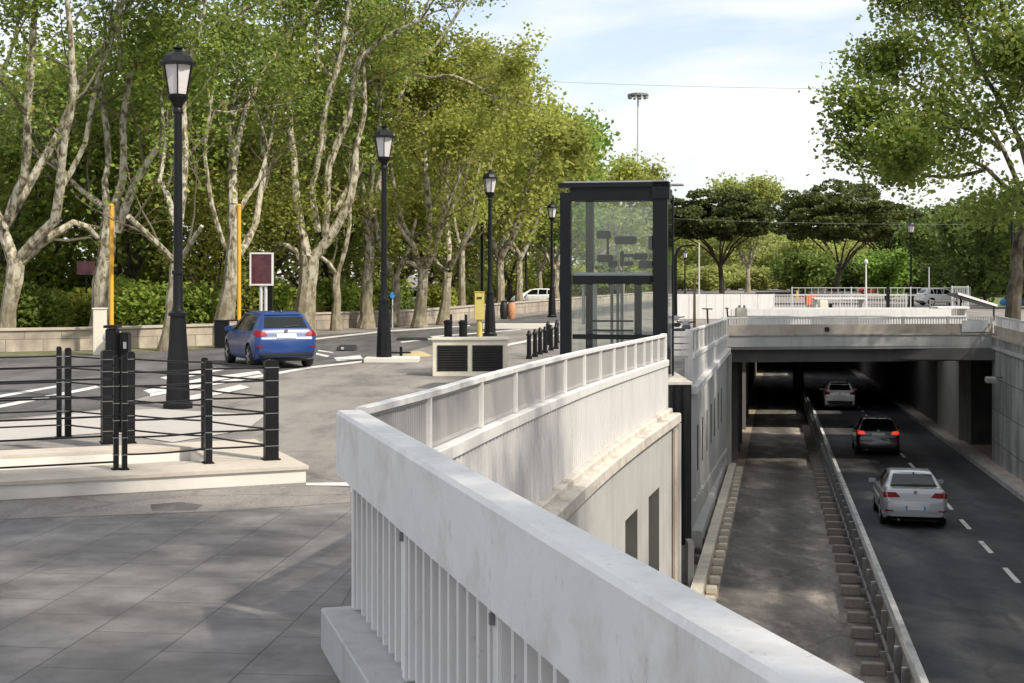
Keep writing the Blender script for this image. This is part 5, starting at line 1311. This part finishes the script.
T9 = [[(419, 329, 13), (421, 300, 11), (423, 270, 10)],
      [(420, 270, 5), (414, 264, 5), (405, 261, 4)],
      [(421, 268, 7), (415, 248, 6), (409, 238, 6), (402, 222, 5), (397, 200, 4), (393, 175, 3), (390, 140, 3)],
      [(425, 268, 7), (429, 245, 6), (429, 210, 6), (426, 185, 6), (424, 150, 4), (420, 120, 3)],
      [(427, 266, 6), (435, 248, 6), (440, 232, 5), (445, 212, 4), (458, 180, 3)],
      [(416, 250, 5), (405, 235, 4), (396, 222, 3)]]
T10 = [[(443, 327, 11), (446, 298, 9), (448, 272, 9)],
       [(446, 273, 5), (440, 266, 4), (432, 256, 3)],
       [(448, 270, 6), (450, 248, 6), (447, 222, 5), (446, 190, 5), (448, 165, 4), (462, 125, 3)],
       [(450, 268, 6), (458, 252, 5), (465, 238, 4), (472, 215, 3)],
       [(447, 220, 4), (440, 190, 3), (445, 150, 3), (432, 110, 2)],
       [(449, 215, 3), (462, 190, 3), (470, 160, 3)]]
traced('leftmost mottled plane tree, massive forked trunk with a low arching limb', 50.5, 5, T1, 11, n_leaf=13500, size=.15)
traced('plane tree directly behind the left yellow pole', 51.5, 97, T2, 12, n_leaf=10500, size=.15)
traced('darker plane tree standing behind the nearest street lamp', 48.6, 166, T3, 13, n_leaf=9000, size=.15)
traced('leaning plane tree beside the right yellow pole, left of the maroon board', 56.5, 221, T4, 14, n_leaf=11500, size=.155)
traced('broad plane tree with a wide V fork right behind the blue car', 61, 302, T5, 15, n_leaf=12500, size=.16)
traced('slim straight young tree between the two thickest trunks right of the blue car', 66.5, 336, T6, 16, n_leaf=4500, size=.16, zmin=3.4)
traced('tall plane tree with a brown stained trunk just left of the second street lamp', 69.5, 366, T7, 17, leaf='leaf_light', n_leaf=14000, size=.17)
traced('small plane tree with a low fork directly right of the second street lamp', 71, 394, T8, 18, leaf='leaf_light', n_leaf=6000, size=.17, zmin=3.6)
traced('pale plane tree with many white limbs above the vent box', 70, 419, T9, 19, leaf='leaf_light', n_leaf=13000, size=.175)
traced('pale slender plane tree left of the yellow box post', 74, 443, T10, 20, leaf='leaf_light', n_leaf=13500, size=.18)

def auto_skel(rng, H, trunk_h, r0, spread, nl=5, lean=(0, 0)):
    top = Vector((lean[0], lean[1], trunk_h)); sk = []
    sk.append(refine([(Vector((0, 0, 0)), r0), (Vector((lean[0]*.4, lean[1]*.4, trunk_h*.55)), r0*.82), (top, r0*.75)], rng, .6, .03))
    for k in range(nl):
        a = 2*math.pi*(k+rng.uniform(-.25, .25))/nl; s = spread*rng.uniform(.5, 1.0)
        pts = []
        for t in (0, .2, .5, .8, 1.0):
            rr = s*(t**.8); pts.append((top+Vector((math.cos(a)*rr, math.sin(a)*rr, (H-trunk_h)*t*rng.uniform(.85, 1.0))), r0*.55*(1-.75*t)))
        sk.append(refine(pts, rng, .8, .08))
    return sk
def auto_tree(name, label, loc, seed, H, trunk_h, r0, spread, leaf, n_leaf, size, nl=5, bark='bark', group=None, **kw):
    rng = np.random.default_rng(seed)
    root = thing(name, label, 'tree', (0, 0, 0), 0, group)
    grow_tree(root, auto_skel(rng, H, trunk_h, r0, spread, nl), rng, M[leaf], M[bark], n_leaf, size, **kw)
    root.location = loc
    return root
def at(px, d, z=0): return Vector(((px-512)/F*d, d, z))
# the avenue going on beyond the yellow box
a1 = auto_tree('plane_tree', 'light green plane tree behind the third street lamp', at(500, 92), 31, 11.0, 3.6, .32, 4.2, 'leaf_light', 8500, .30, sigma=.55, tip=(1.6, 2.8), side=(1.2, 2.4), zmin=3.2)
a2 = copy_tree(a1); a2.location = at(519, 104); a2.rotation_euler.z = 2.1; a2['label'] = 'light green plane tree behind the fourth street lamp left of the lift'
a3 = auto_tree('plane_tree', 'bright green full crowned tree rising behind the left half of the glass lift', at(556, 112), 33, 11.8, 3, .3, 4.6, 'leaf_fresh', 10000, .36, sigma=.7, tip=(1.6, 3.0), side=(1.4, 2.6), zmin=2.5)
a4 = copy_tree(a1); a4.location = at(592, 128); a4.rotation_euler.z = 4.0; a4.scale = (.95, .95, .93); a4['label'] = 'plane tree seen through the upper glass of the lift'
a5 = auto_tree('plane_tree', 'thin brownish green tree at the end of the avenue beside the tall light mast', at(622, 150), 35, 11.5, 3, .28, 3.6, 'leaf_light', 6000, .36, sigma=.65, tip=(1.4, 2.6), side=(1.2, 2.4), zmin=2.5)
a6 = copy_tree(a3); a6.location = at(480, 118); a6.rotation_euler.z = 1.0; a6['label'] = 'bright green tree showing above the third street lamp between plane trees'
a7 = copy_tree(a1); a7.location = at(462, 84); a7.rotation_euler.z = 5.2; a7.scale = (.72, .72, 1.12); a7['label'] = 'tall light plane tree leaning over the avenue above the yellow box post'
a8 = copy_tree(a3); a8.location = at(540, 150); a8.rotation_euler.z = 2.9; a8['label'] = 'green tree further down the avenue right of the fourth street lamp'
# dense darker trees in the park behind the avenue
lab = 'dense dark green tree in the park behind the row of plane trunks'; grp = 'park trees behind the plane avenue'
d1 = auto_tree('park_tree', lab, at(40, 66), 41, 8.0, 1.6, .22, 4.2, 'leaf_light', 8500, .27, bark='bark_dark', group=grp, sigma=.75, zmin=.5, start=.1)
d2 = auto_tree('park_tree', lab, at(125, 62), 42, 8.5, 2.0, .22, 4.0, 'leaf', 8000, .26, bark='bark_dark', group=grp, sigma=.7, zmin=.6, start=.1)
d3 = auto_tree('park_tree', lab, at(265, 70), 43, 9.5, 2.0, .25, 4.6, 'leaf_light', 9000, .28, bark='bark_dark', group=grp, sigma=.8, zmin=.6, start=.1)
sp = [(d1, 190, 68, .3, 1.0), (d2, -20, 60, 2.0, 1.1), (d2, 330, 82, 3.2, 1.1), (d1, 80, 78, 1.0, 1.2), (d3, 150, 84, 2.2, 1.1), (d3, 400, 92, .4, 1.1), (d1, 450, 104, 4.4, 1.1), (d3, 10, 86, 5, .85), (d2, 230, 92, 5.4, 1.1),
      (d3, 350, 112, 3.1, 1.25), (d1, 300, 96, 2.8, 1.2), (d3, 510, 132, 1.2, 1.1), (d2, 470, 140, 3.6, 1.2), (d1, 215, 60, 4.0, .62), (d1, 372, 86, 1.5, .75), (d3, -70, 75, 3.3, 1.3), (d3, 560, 165, .2, 1.1), (d2, 130, 105, .9, 1.05), (d2, 600, 190, 2.2, 1.2), (d2, 20, 110, 3.9, 1.0), (d3, 430, 150, 4.9, 1.3), (d1, 640, 215, 4.1, 1.3)]
for i, (pr_, px, d, rz, s) in enumerate(sp):
    o = copy_tree(pr_); o.location = at(px, d); o.rotation_euler.z = rz; o.scale = (s, s, min(s*random.uniform(.85, 1.0), .82 if d < 75 else .95))
# low shrubs along the wall
def shrub(seed, r, h, n, leaf, size):
    rng = np.random.default_rng(seed); t = thing('shrub', '', 'shrub', (0, 0, 0))
    b = MB(); st = []
    for k in range(7):
        a = rng.uniform(0, 6.28); e = Vector((math.cos(a)*r*.6, math.sin(a)*r*.6, h*.7)); b.tube([(0, 0, 0), e*.5+Vector((0, 0, .1)), e], [.03, .02, .01], 4, caps=False)
    b.build('stems', M['bark_dark'], t)
    u = rng.normal(size=(n, 3)); u /= np.linalg.norm(u, axis=1)[:, None]; rad = rng.uniform(.3, 1, n)**.5
    lump = 1+.25*np.sin(u[:, 0]*5+seed)*np.cos(u[:, 1]*4+1)
    cen = u*rad[:, None]*lump[:, None]*np.array([r, r, h*.55])+np.array([0, 0, h*.55]); cen = cen[cen[:, 2] > .03]
    leaf_mesh('foliage', cen, size, M[leaf], t, rng); return t
s1 = shrub(5, 1.5, 1.9, 2600, 'leaf', .17); s2 = shrub(6, 1.2, 1.4, 2200, 'leaf_light', .16)
gl = 'dark leafy shrub under the park trees just behind the low stone wall'
first = {id(s1): True, id(s2): True}
for i, (px, d, s) in enumerate([(35, 55, 1.0), (70, 58, 1.3), (130, 57, 1.2), (150, 60, 1.4), (190, 58, 1.1), (205, 62, 1.3), (255, 64, 1.3), (285, 72, 1.4), (330, 78, 1.2), (350, 80, 1.3), (385, 84, 1.2), (440, 92, 1.3), (-10, 54, 1.2), (470, 98, 1.3), (60, 66, 1.7), (110, 68, 1.7), (175, 72, 1.8), (240, 76, 1.8)]):
    pr_ = s1 if i % 2 == 0 else s2
    if first[id(pr_)]: o = pr_; first[id(pr_)] = False
    else: o = copy_tree(pr_)
    o.location = at(px, d); o.rotation_euler.z = i*1.3; o.scale = (s, s, s); o['label'] = gl; o['group'] = 'shrubs behind the low wall'

gl = 'wide leafy bush in the far green belt under the background trees'
for i, (px, d, sc, dk) in enumerate([(470, 170, 2.2, 0), (505, 165, 2.2, 1), (540, 175, 2.4, 0), (575, 180, 2.4, 1), (615, 190, 2.4, 0), (650, 235, 2.6, 1), (682, 240, 2.8, 2), (706, 232, 2.6, 2), (732, 245, 2.8, 2), (760, 238, 2.6, 2), (785, 242, 2.8, 1), (812, 225, 2.6, 0), (842, 235, 2.8, 1), (872, 225, 2.8, 0), (902, 215, 2.8, 1), (930, 200, 2.6, 0), (955, 190, 2.6, 0), (985, 180, 2.6, 1), (1012, 170, 2.6, 0), (1040, 165, 2.6, 1)]):
    o = copy_tree(s2 if dk else s1); o.location = at(px, d); o.rotation_euler.z = i*1.7; o.scale = (sc*1.3, sc*1.3, sc); o['label'] = gl; o['group'] = 'bushes of the far green belt'
    if px >= 790:
        for ch in o.children:
            if ch.name.startswith('foliage'):
                ch.data = ch.data.copy(); ch.data.materials[0] = M['leaf_dark']
    if dk == 2:
        for ch in o.children:
            if ch.name.startswith('foliage'):
                ch.data = ch.data.copy(); ch.data.materials[0] = M['leaf_pale']
# ---- right bank
TR = [[(1012, 330, 16), (1015, 290, 14), (1019, 250, 13), (1026, 215, 12)],
      [(1022, 232, 5), (1010, 214, 4), (998, 205, 3), (985, 204, 2)],
      [(1026, 215, 6), (1010, 192, 5), (985, 168, 4), (955, 152, 3), (925, 138, 4), (895, 128, 3), (872, 122, 2)],
      [(1026, 215, 6), (1014, 170, 5), (990, 130, 4), (960, 88, 4), (932, 48, 3), (915, 15, 2)],
      [(1028, 210, 8), (1036, 160, 7), (1030, 100, 6), (1010, 40, 5), (995, -30, 3)],
      [(1030, 205, 8), (1060, 175, 7), (1090, 120, 6), (1105, 50, 4)],
      [(998, 145, 5), (958, 122, 5), (925, 96, 4), (900, 78, 3)],
      [(985, 170, 4), (950, 178, 4), (925, 176, 3), (905, 170, 2)],
      [(1034, 165, 5), (1000, 100, 5), (975, 60, 4), (960, 10, 3)],
      [(1030, 200, 5), (1046, 190, 4), (1062, 205, 3), (1070, 225, 2)],
      [(1026, 214, 4), (1010, 198, 3), (996, 206, 3), (992, 226, 2)],
      [(1034, 190, 5), (1022, 150, 4), (1012, 120, 3), (1020, 90, 2)],
      [(1000, 150, 4), (975, 130, 4), (940, 128, 3), (915, 150, 2)],
      [(1016, 60, 4), (990, 30, 4), (955, 25, 3), (930, 0, 2)]]
traced('big plane tree on the right bank spreading its leafy crown over the road', 53.5, 1012, TR, 51, leaf='leaf', n_leaf=36000, size=.175, zmin=4.2, sigma=.50, clump=1.5, street_bias=0, offs=[0, -1.5, 2.5, -2.5, 1, 2, 3, -3, 2, -2.5, -3.5, -3.5, -1.5], gap=.6, tip=(1.0, 1.9), side=(1.0, 2.0), bark='bark_mid')
def pine(label, loc, px_c, seed, H, rx, rz, lean=0.0):
    rng = np.random.default_rng(seed); t = thing('umbrella_pine', label, 'tree', (0, 0, 0))
    b = MB(); zc = H-rz; fork = H-2*rz-1.2
    b.tube([(0, 0, -.2), (lean*.3, 0, fork*.5), (lean, 0, fork)], [.42, .36, .30], 8)
    tips = []
    for k in range(9):
        a = 2*math.pi*k/9+rng.uniform(-.3, .3); s = rng.uniform(.35, .9)
        e = Vector((lean+math.cos(a)*rx*s, math.sin(a)*rx*s, zc-rz*.2+rng.uniform(-.5, .5))); m = Vector((lean+math.cos(a)*rx*s*.35, math.sin(a)*rx*s*.35, fork+(e.z-fork)*.45))
        b.tube([(lean, 0, fork-rng.uniform(0, .8)), m, e], [.18, .12, .06], 5)
    b.build('trunk', M['bark_pine'], t, smooth=True)
    # crown: pads of needles, each its own lumpy cushion, over an umbrella
    cs = []; 
    for k in range(170):
        a = rng.uniform(0, 6.283); s = math.sqrt(rng.uniform(0, 1))
        edge = math.sqrt(max(0, 1-s*s))
        z = zc+rz*(.92*edge*rng.uniform(-.55, 1.0)+.05-.28*rng.uniform(0, 1)*(s > .6))
        r_ = rng.uniform(.7, 1.35)*rx/6.5
        c = np.array([lean+math.cos(a)*rx*s*.93, math.sin(a)*rx*s*.93, z]); n = int(rng.uniform(110, 190))
        u = rng.normal(size=(n, 3)); u /= np.linalg.norm(u, axis=1)[:, None]; u[:, 2] = np.where(u[:, 2] < 0, u[:, 2]*.45, u[:, 2])
        cs.append(c+u*r_*np.array([1, 1, .62])*rng.uniform(.7, 1, n)[:, None])
    cen = np.concatenate(cs); leaf_mesh('crown', cen, .42, M['needles'], t, rng, .6)
    t.location = loc; return t
pine('umbrella pine with flat dark crown just right of the glass lift', at(722, 200), 0, 61, 14.6, 7.5, 4.6, -.3)
pine('largest umbrella pine with a round dark crown at the middle of the bridge', at(836, 185), 0, 62, 14.8, 8.8, 5.2, .4)
pine('umbrella pine half hidden behind the right edge of the glass lift', at(660, 205), 0, 63, 13.6, 5.8, 3.2, .3)
pine('umbrella pine overlapping the right side of the largest pine', at(884, 205), 0, 64, 13.2, 6.0, 3.8, .2)
auto_tree('plane_tree', 'pale spring green plane tree with a white V trunk between the two pines', at(748, 214), 71, 14.5, 3.5, .42, 5.2, 'leaf_pale', 8000, .44, nl=5, sigma=.8, tip=(1.5, 2.6), side=(1.4, 2.6), zmin=3.5)
auto_tree('park_tree', 'round mid green tree under the left side of the largest pine', at(803, 172), 72, 4.2, 1.0, .2, 2.9, 'leaf_mid', 8000, .36, bark='bark_dark', sigma=.6, tip=(1, 2), side=(1, 2), zmin=.2, start=.08)
g1 = auto_tree('park_tree', 'bright green rounded tree right of the largest pine', at(886, 150), 73, 4.3, .8, .18, 2.4, 'leaf_fresh', 7500, .32, bark='bark_dark', sigma=.5, tip=(.8, 1.6), side=(.8, 1.6), zmin=.2, start=.08)
lab = 'green tree in the far background wood beyond the bridge'; grp = 'far trees beyond the bridge'
f1 = auto_tree('distant_tree', lab, at(700, 270), 74, 6.5, 1.2, .25, 6.5, 'leaf_pale', 6500, .6, bark='bark_dark', group=grp, sigma=1.1, zmin=.2, start=.08)
f2 = auto_tree('distant_tree', lab, at(905, 240), 75, 9.5, 1.5, .3, 7, 'leaf_dark', 7500, .62, bark='bark_dark', group=grp, sigma=1.1, zmin=.2, start=.08)
for pr_, px, d, rz, s in [(f1, 740, 285, 1, 1), (f1, 775, 275, 2, .95), (f1, 665, 280, 4, 1.1), (f1, 810, 300, 3, 1.1), (f1, 840, 265, 1.6, .95), (f1, 880, 280, 2.5, 1.0), (f2, 945, 230, 3.4, .72), (f2, 975, 215, 4.4, .72), (f2, 1010, 200, 5.2, .9),
                          (f2, 1045, 185, .6, .95), (f2, 925, 330, 1.2, 1.15), (f2, 965, 340, 2.0, 1.1), (f2, 1000, 320, 3.0, 1.05), (f2, 870, 350, 4.0, 1.2), (f2, 1050, 300, 5.0, 1.2), (f2, 985, 120, 2.2, .55), (f2, 958, 140, 4.2, .55), (f2, 1030, 110, 1.2, .62), (f1, 815, 330, 2.9, 1.2), (f1, 640, 300, 2.9, 1.3), (f1, 690, 340, 1.9, 1.2), (f1, 755, 350, .9, 1.2)]:
    o = copy_tree(pr_); o.location = at(px, d); o.rotation_euler.z = rz; o.scale = (s, s, s)
# trees on the right bank and behind the camera that shade the trench and the paving
o1 = auto_tree('plane_tree', 'tall plane tree on the right bank outside the right edge of the picture', (19.0, 29.5, 0), 81, 15, 4.5, .4, 6.0, 'leaf_mid', 17000, .27, sigma=.7, zmin=5)
for i, (x, y, rz, s) in enumerate([(23.0, 13.0, 1.1, 1.0), (26.0, 38.0, 2.3, 1.05), (9.4, 1.6, 3.4, .95), (25.5, 22.0, 4.4, 1.05)]):
    o = copy_tree(o1); o.location = (x, y, 0); o.rotation_euler.z = rz; o.scale = (s, s, s); o['label'] = o1['label']
for o in [x for x in bpy.data.objects if x.get('label') == o1['label']]: o['group'] = 'bank trees beside the camera'

# ------------------------------------------------------------------ beyond the bridge
def fence_bars(name, label, p0, p1, z0, z1, step, mat, post=2.0, cat='fence'):
    p0 = Vector(p0); p1 = Vector(p1); t = thing(name, label, cat, p0); a = along_dir(p0, p1); L = (p1-p0).length
    b = MB(); mid = (p0+p1)/2
    b.box(mid+Vector((0, 0, z1-.03)), (L, .05, .05), rz=a); b.build('top_rail', mat, t); b = MB(); b.box(mid+Vector((0, 0, z0+.04)), (L, .04, .04), rz=a); b.build('bottom_rail', mat, t)
    nb = max(1, int(L/post)); per = max(2, int(L/nb/step))
    for j in range(nb):
        b = MB()
        for k in range(1, per): b.box(p0.lerp(p1, (j+k/per)/nb)+Vector((0, 0, (z0+z1)/2)), (.03, .02, z1-z0-.12), rz=a)
        b.box(p0.lerp(p1, (j+.5)/nb)+Vector((0, 0, z0+.13)), (L/nb-.08, .024, .03), rz=a); b.build('bar_panel', mat, t)
    n = max(1, int(L/post))
    for k in range(n+1): b = MB(); b.box(p0.lerp(p1, k/n)+Vector((0, 0, (z1+.05)/2)), (.07, .07, z1+.05), rz=a); b.build('post', mat, t)
    return t
hd = thing('hoarding', 'long white boarded hoarding under the pine right of the lift', 'hoarding', at(722, 84))
for i in range(6):
    x0, x1 = 672+17.2*i, 672+17.2*(i+1)-.5
    b = MB(); p0, p1 = at(x0, 84), at(x1, 84); b.box((p0+p1)/2+Vector((0, 0, .74)), ((p1-p0).length, .06, 1.46)); b.build('board', M['white_paint'], hd)
fence_bars('bar_fence', 'grey bar fence to the right of the white hoarding', at(774, 84), at(906, 84), .3, 1.45, .16, M['rail_grey'], 3.2)
fence_bars('high_railing', 'thin grey railing along the upper level before the pines', at(792, 112), at(970, 112), .95, 1.62, .5, M['rail_grey'], 4.0)
fence_bars('bar_fence', 'short grey fence panel at the right end of the upper railing', at(952, 106), at(968, 106), .2, 1.75, .13, M['rail_grey'], 1.2)
fence_bars('bar_fence', 'low dark bar fence in front of the parked cars on the right', at(930, 74), at(958, 74), .3, 1.3, .13, M['rail_steel'], 1.8)
wb_ = thing('white_barrier', 'second long white low wall farther back across the deck behind the light well', 'wall', at(850, 72))
b = MB(); p0, p1 = at(772, 74.5), at(935, 74.5); b.box((p0+p1)/2+Vector((0, 0, .45)), ((p1-p0).length, .25, .88)); b.build('wall', M['white_paint'], wb_)
def tbl(px, d, wm, z, label, mat, th=.08):
    q = at(px, d); t = thing('white_table', label, 'table', q)
    b = MB(); b.box(q+Vector((0, 0, z)), (wm, 1.2, th)); b.build('table_top', mat, t)
    for sx in (-1, 1):
        b = MB(); b.box(q+Vector((sx*(wm/2-.15), 0, (z-th/2)/2)), (.08, .9, z-th/2)); b.build('leg', M['rail_grey'], t)
tbl(838, 80, 2.9, 1.28, 'long flat white table top before the red cars', M['white_paint'])
tbl(950, 68, 1.5, 1.05, 'small white table near the dark sloping awning', M['white_paint'])
q = at(972, 82); aw = thing('dark_awning', 'dark sloping awning with a white edge at the right behind the bridge', 'awning', q)
b = MB(); b.box(q+Vector((0, 0, 1.15)), (2.3, 2.0, .14), ry=.30); b.build('roof', M['dark_tarp'], aw)
b = MB(); b.box(q+Vector((0, -1.02, 1.20)), (2.35, .06, .13), ry=.30); b.build('edge', M['white_paint'], aw)
for sx, h_ in ((-.95, 1.35), (.95, .8)):
    b = MB(); b.box(q+Vector((sx, -.9, h_/2)), (.08, .08, h_)); b.build('post', M['black_iron'], aw)
for px, d, lab in ((741, 60.2, 'cream concrete pillar block near the left end of the bridge'), (823, 78, 'cream concrete pillar block under the long white table')):
    q = at(px, d); t = thing('pillar_block', lab, 'block', q)
    b = MB(); b.box(q+Vector((0, 0, .60)), (.46, .46, 1.18)); b.build('body', M['cream'], t, bevel=.03)
    b = MB(); b.box(q+Vector((0, 0, 1.205)), (.40, .40, .03)); b.build('cap', M['cream'], t)
    if d < 70:
        [MB().box(q+Vector((dx, -.05, 1.27)), (.08, .08, .10)).build('fixing', M['rail_steel'], t) for dx in (-.08, .13)]
for px, d, h_, lab in ((830.5, 78, 1.0, 'short black post beside the long white table'), (888, 79, 1.9, 'thick black post among the red cars'), (797, 150, 1.0, 'small yellow marker post below the round green tree')):
    q = at(px, d); t = thing('marker_post', lab, 'post', q); b = MB(); b.box(q+Vector((0, 0, h_/2)), (.17, .17, h_)); b.build('shaft', M['yellow'] if 'yellow' in lab else M['black_iron'], t, bevel=.02)
    b = MB(); b.box(q+Vector((0, 0, h_+.02)), (.2, .2, .04)); b.build('cap', M['black_iron'], t)
q = at(810.5, 95); t = thing('orange_skip', 'small orange red skip behind the grey fence', 'skip', q)
b = MB(); b.box(q+Vector((0, 0, .95)), (.62, .6, .7), top=1.12); b.build('body', M['orange'], t, bevel=.02)
b = MB(); b.box(q+Vector((0, 0, .3)), (.5, .5, .58)); b.build('stand', M['rail_steel'], t)
# curved lamp post and thin pole seen beside the lift
q = at(675.5, 64); t = thing('curved_lamp', 'dark lamp post with a curved top right beside the lift', 'street lamp', q)
b = MB(); z1 = CAMH+(275-256)/F*64
b.tube([q, q+Vector((0, 0, z1)), q+Vector((.08, 0, z1+.25)), q+Vector((.25, 0, z1+.42)), q+Vector((.55, 0, z1+.5))], [.09, .07, .06, .05, .04], 8); b.build('pole', M['black_iron'], t, smooth=True)
b = MB(); b.box(q+Vector((.7, 0, z1+.48)), (.4, .16, .08)); b.build('lamp_head', M['black_iron'], t, bevel=.02)
o = copy_tree(lp); o.location = at(685, 98); o.scale = (.62, .62, .62); o['label'] = 'small thin black lamp post beyond the slatted barrier'
for px, d, h_, m, lab in ((699, 110, 5.0, 'rail_grey', 'thin pale grey pole beyond the hoarding right of the small lamp post'), (694.5, 63, 2.4, 'wood', 'brown wooden post beside the parked scooters'), (866, 105, 3.4, 'white_paint', 'white pole with a round lamp head beside the largest pine'), (929, 130, 3.2, 'rail_grey', 'thin grey pole right of the bright green rounded tree')):
    q = at(px, d); t = thing('thin_pole', lab, 'pole', q)
    b = MB(); b.tube([q, q+Vector((0, 0, h_))], [.07, .05], 8); b.build('shaft', M[m], t, smooth=True)
    b = MB(); b.lathe([(.02, 0), (.13, .06), (.16, .18), (.12, .30), (.03, .36)] if 'lamp head' in lab else [(.07, 0), (.07, .06), (.03, .09)], c=q+Vector((0, 0, h_)), n=10); b.build('head', M['lantern_glass'] if 'lamp head' in lab else M[m], t, smooth=True)
def kick_scooter(px, d, rz, label):
    t = thing('kick_scooter', label, 'scooter', (0, 0, 0))
    b = MB(); b.box((0, 0, .13), (.85, .16, .06)); b.build('deck', M['black_iron'], t, bevel=.01)
    b = MB(); b.tube([(.45, 0, .16), (.36, 0, 1.12)], .035, 6); b.build('stem', M['black_iron'], t)
    b = MB(); b.tube([(.35, -.25, 1.14), (.35, .25, 1.14)], .028, 6); b.build('handlebar', M['black_iron'], t)
    for x in (-.48, .50):
        b = MB(); b.lathe([(.07, -.03), (.12, -.03), (.12, .03), (.07, .03)], c=(x, 0, .12), n=14, axis='y'); b.build('wheel', M['tyre'], t)
    t.location = at(px, d); t.rotation_euler.z = rz
kick_scooter(703, 61.0, .9, 'black kick scooter parked upright in front of the white hoarding, left one')
kick_scooter(719, 62.5, 0.1, 'black kick scooter parked side on in front of the white hoarding, beside the pine trunk')
def moped(px, d, rz, label, paint):
    t = thing('motor_scooter', label, 'motor scooter', (0, 0, 0))
    b = MB(); b.sweep([(0, -.14, 0), (0, .14, 0)], [(-.75, .45), (-.80, .70), (-.45, .78), (-.1, .70), (.05, .36), (.40, .32), (.55, .95), (.62, .95), (.60, .25), (.0, .2), (-.5, .28)]); b.build('body', paint, t, bevel=.03)
    b = MB(); b.box((-.40, 0, .82), (.72, .26, .10)); b.build('seat', M['car_black'], t, bevel=.03)
    b = MB(); b.tube([(.56, -.32, 1.06), (.52, 0, 1.02), (.56, .32, 1.06)], .025, 6); b.build('handlebar', M['car_black'], t)
    b = MB(); b.box((.58, 0, 1.02), (.2, .24, .16)); b.build('headlight', M['rim'], t, bevel=.03)
    for x in (-.55, .70):
        b = MB(); b.lathe([(.14, -.05), (.24, -.055), (.26, 0), (.24, .055), (.14, .05)], c=(x, 0, .26), n=16, axis='y'); w_ = b.build('wheel', M['tyre'], t, smooth=True)
        b = MB(); b.lathe([(.15, -.03), (.15, .03)], c=(x, 0, .26), n=12, axis='y'); b.build('rim', M['rim'], w_)
    t.location = at(px, d); t.rotation_euler.z = rz
moped(682, 46.5, 1.2, 'black motor scooter parked just behind the slatted barrier', M['black_car'])
moped(676.5, 52, 1.5, 'white motor scooter parked farther back beside the lift', M['white_car'])
# parked cars in the distance
car('red_car', 'red car parked beyond the grey fence, right of the white table', M['red_car'], HATCH, at(873, 190), R(80))
car('parked_car', 'white car parked under the dark trees at the right end of the bridge', M['white_car'], HATCH, at(941, 122), R(-78))
car('parked_car', 'blue green car parked near the trunk of the right plane tree', M['light_blue'], HATCH, at(1027, 112), R(70))
car('parked_car', 'dark car parked in the park behind the pale plane trunks', M['black_car'], HATCH, at(431, 104), R(75))
car('parked_car', 'blue car parked behind the wall between the V forked plane and the slim tree', M['blue_car'], HATCH, at(319, 86), R(82))
car('parked_van', 'pale blue car parked behind the wall right of the second street lamp', M['blue_tarp'], SUV, at(405, 98), R(80))
car('parked_car', 'white car parked far down the avenue left of the lift', M['white_car'], HATCH, at(535, 120), R(85))
q = at(392.5, 69.6, 0); t = thing('blue_sign', 'small round blue sign fixed in front of the trunk right of the second lamp', 'sign', q)
b = MB(); b.tube([q, q+Vector((0, 0, 1.7))], .03, 6); b.build('post', M['rail_grey'], t)
b = MB(); b.lathe([(.01, -.02), (.15, -.02), (.15, .02), (.01, .02)], c=q+Vector((0, -.05, 1.62)), n=16, axis='y'); b.build('disc', M['light_blue'], t)
for px, d, mt, lab in ((511.5, 84, 'terracotta', 'terracotta coloured bin at the foot of the trees behind the third lamp'), (504, 84, 'car_black', 'dark bin next to the terracotta bin')):
    q = at(px, d); t = thing('refuse_bin', lab, 'bin', q)
    b = MB(); b.lathe([(.18, 0), (.22, .08), (.26, .5), (.22, .9), (.15, 1.02)], c=q, n=12); b.build('body', M[mt], t, smooth=True)
    b = MB(); b.lathe([(.2, 1.02), (.2, 1.06), (.05, 1.10)], c=q, n=12); b.build('lid', M['car_black'], t)
# high mast
q = at(638, 235); t = thing('light_mast', 'very tall slender mast with a round floodlight crown against the sky', 'light mast', q)
zt = CAMH+(275-97)/F*235
b = MB(); b.tube([q, q+Vector((0, 0, zt))], [.32, .16], 10); b.build('pole', M['rail_grey'], t, smooth=True)
b = MB(); b.lathe([(.6, 0), (1.75, .15), (1.75, .45), (1.2, .6), (.3, .65)], c=q+Vector((0, 0, zt)), n=20); b.build('ring', M['rail_steel'], t)
for k in range(10):
    a = 2*math.pi*k/10; b = MB(); b.box(q+Vector((math.cos(a)*1.5, math.sin(a)*1.5, zt-.12)), (.4, .3, .3), rz=a); b.build('floodlight', M['concrete'], t)
# overhead wires
for (xa, ya), (xb, yb), d, lab in (((440, 76), (1000, 88), 70, 'upper of the two thin overhead wires crossing the sky'), ((560, 213), (1010, 224), 90, 'lower thin overhead wire crossing in front of the pines')):
    p0, p1 = W(xa, ya, d), W(xb, yb, d)
    b = MB(); b.tube([p0.lerp(p1, k/16)-Vector((0, 0, 1.0*(k/16)*(1-k/16))) for k in range(17)], .008, 4); o = b.build('overhead_wire', M['rail_steel'], None); tag(o, lab, 'wire')
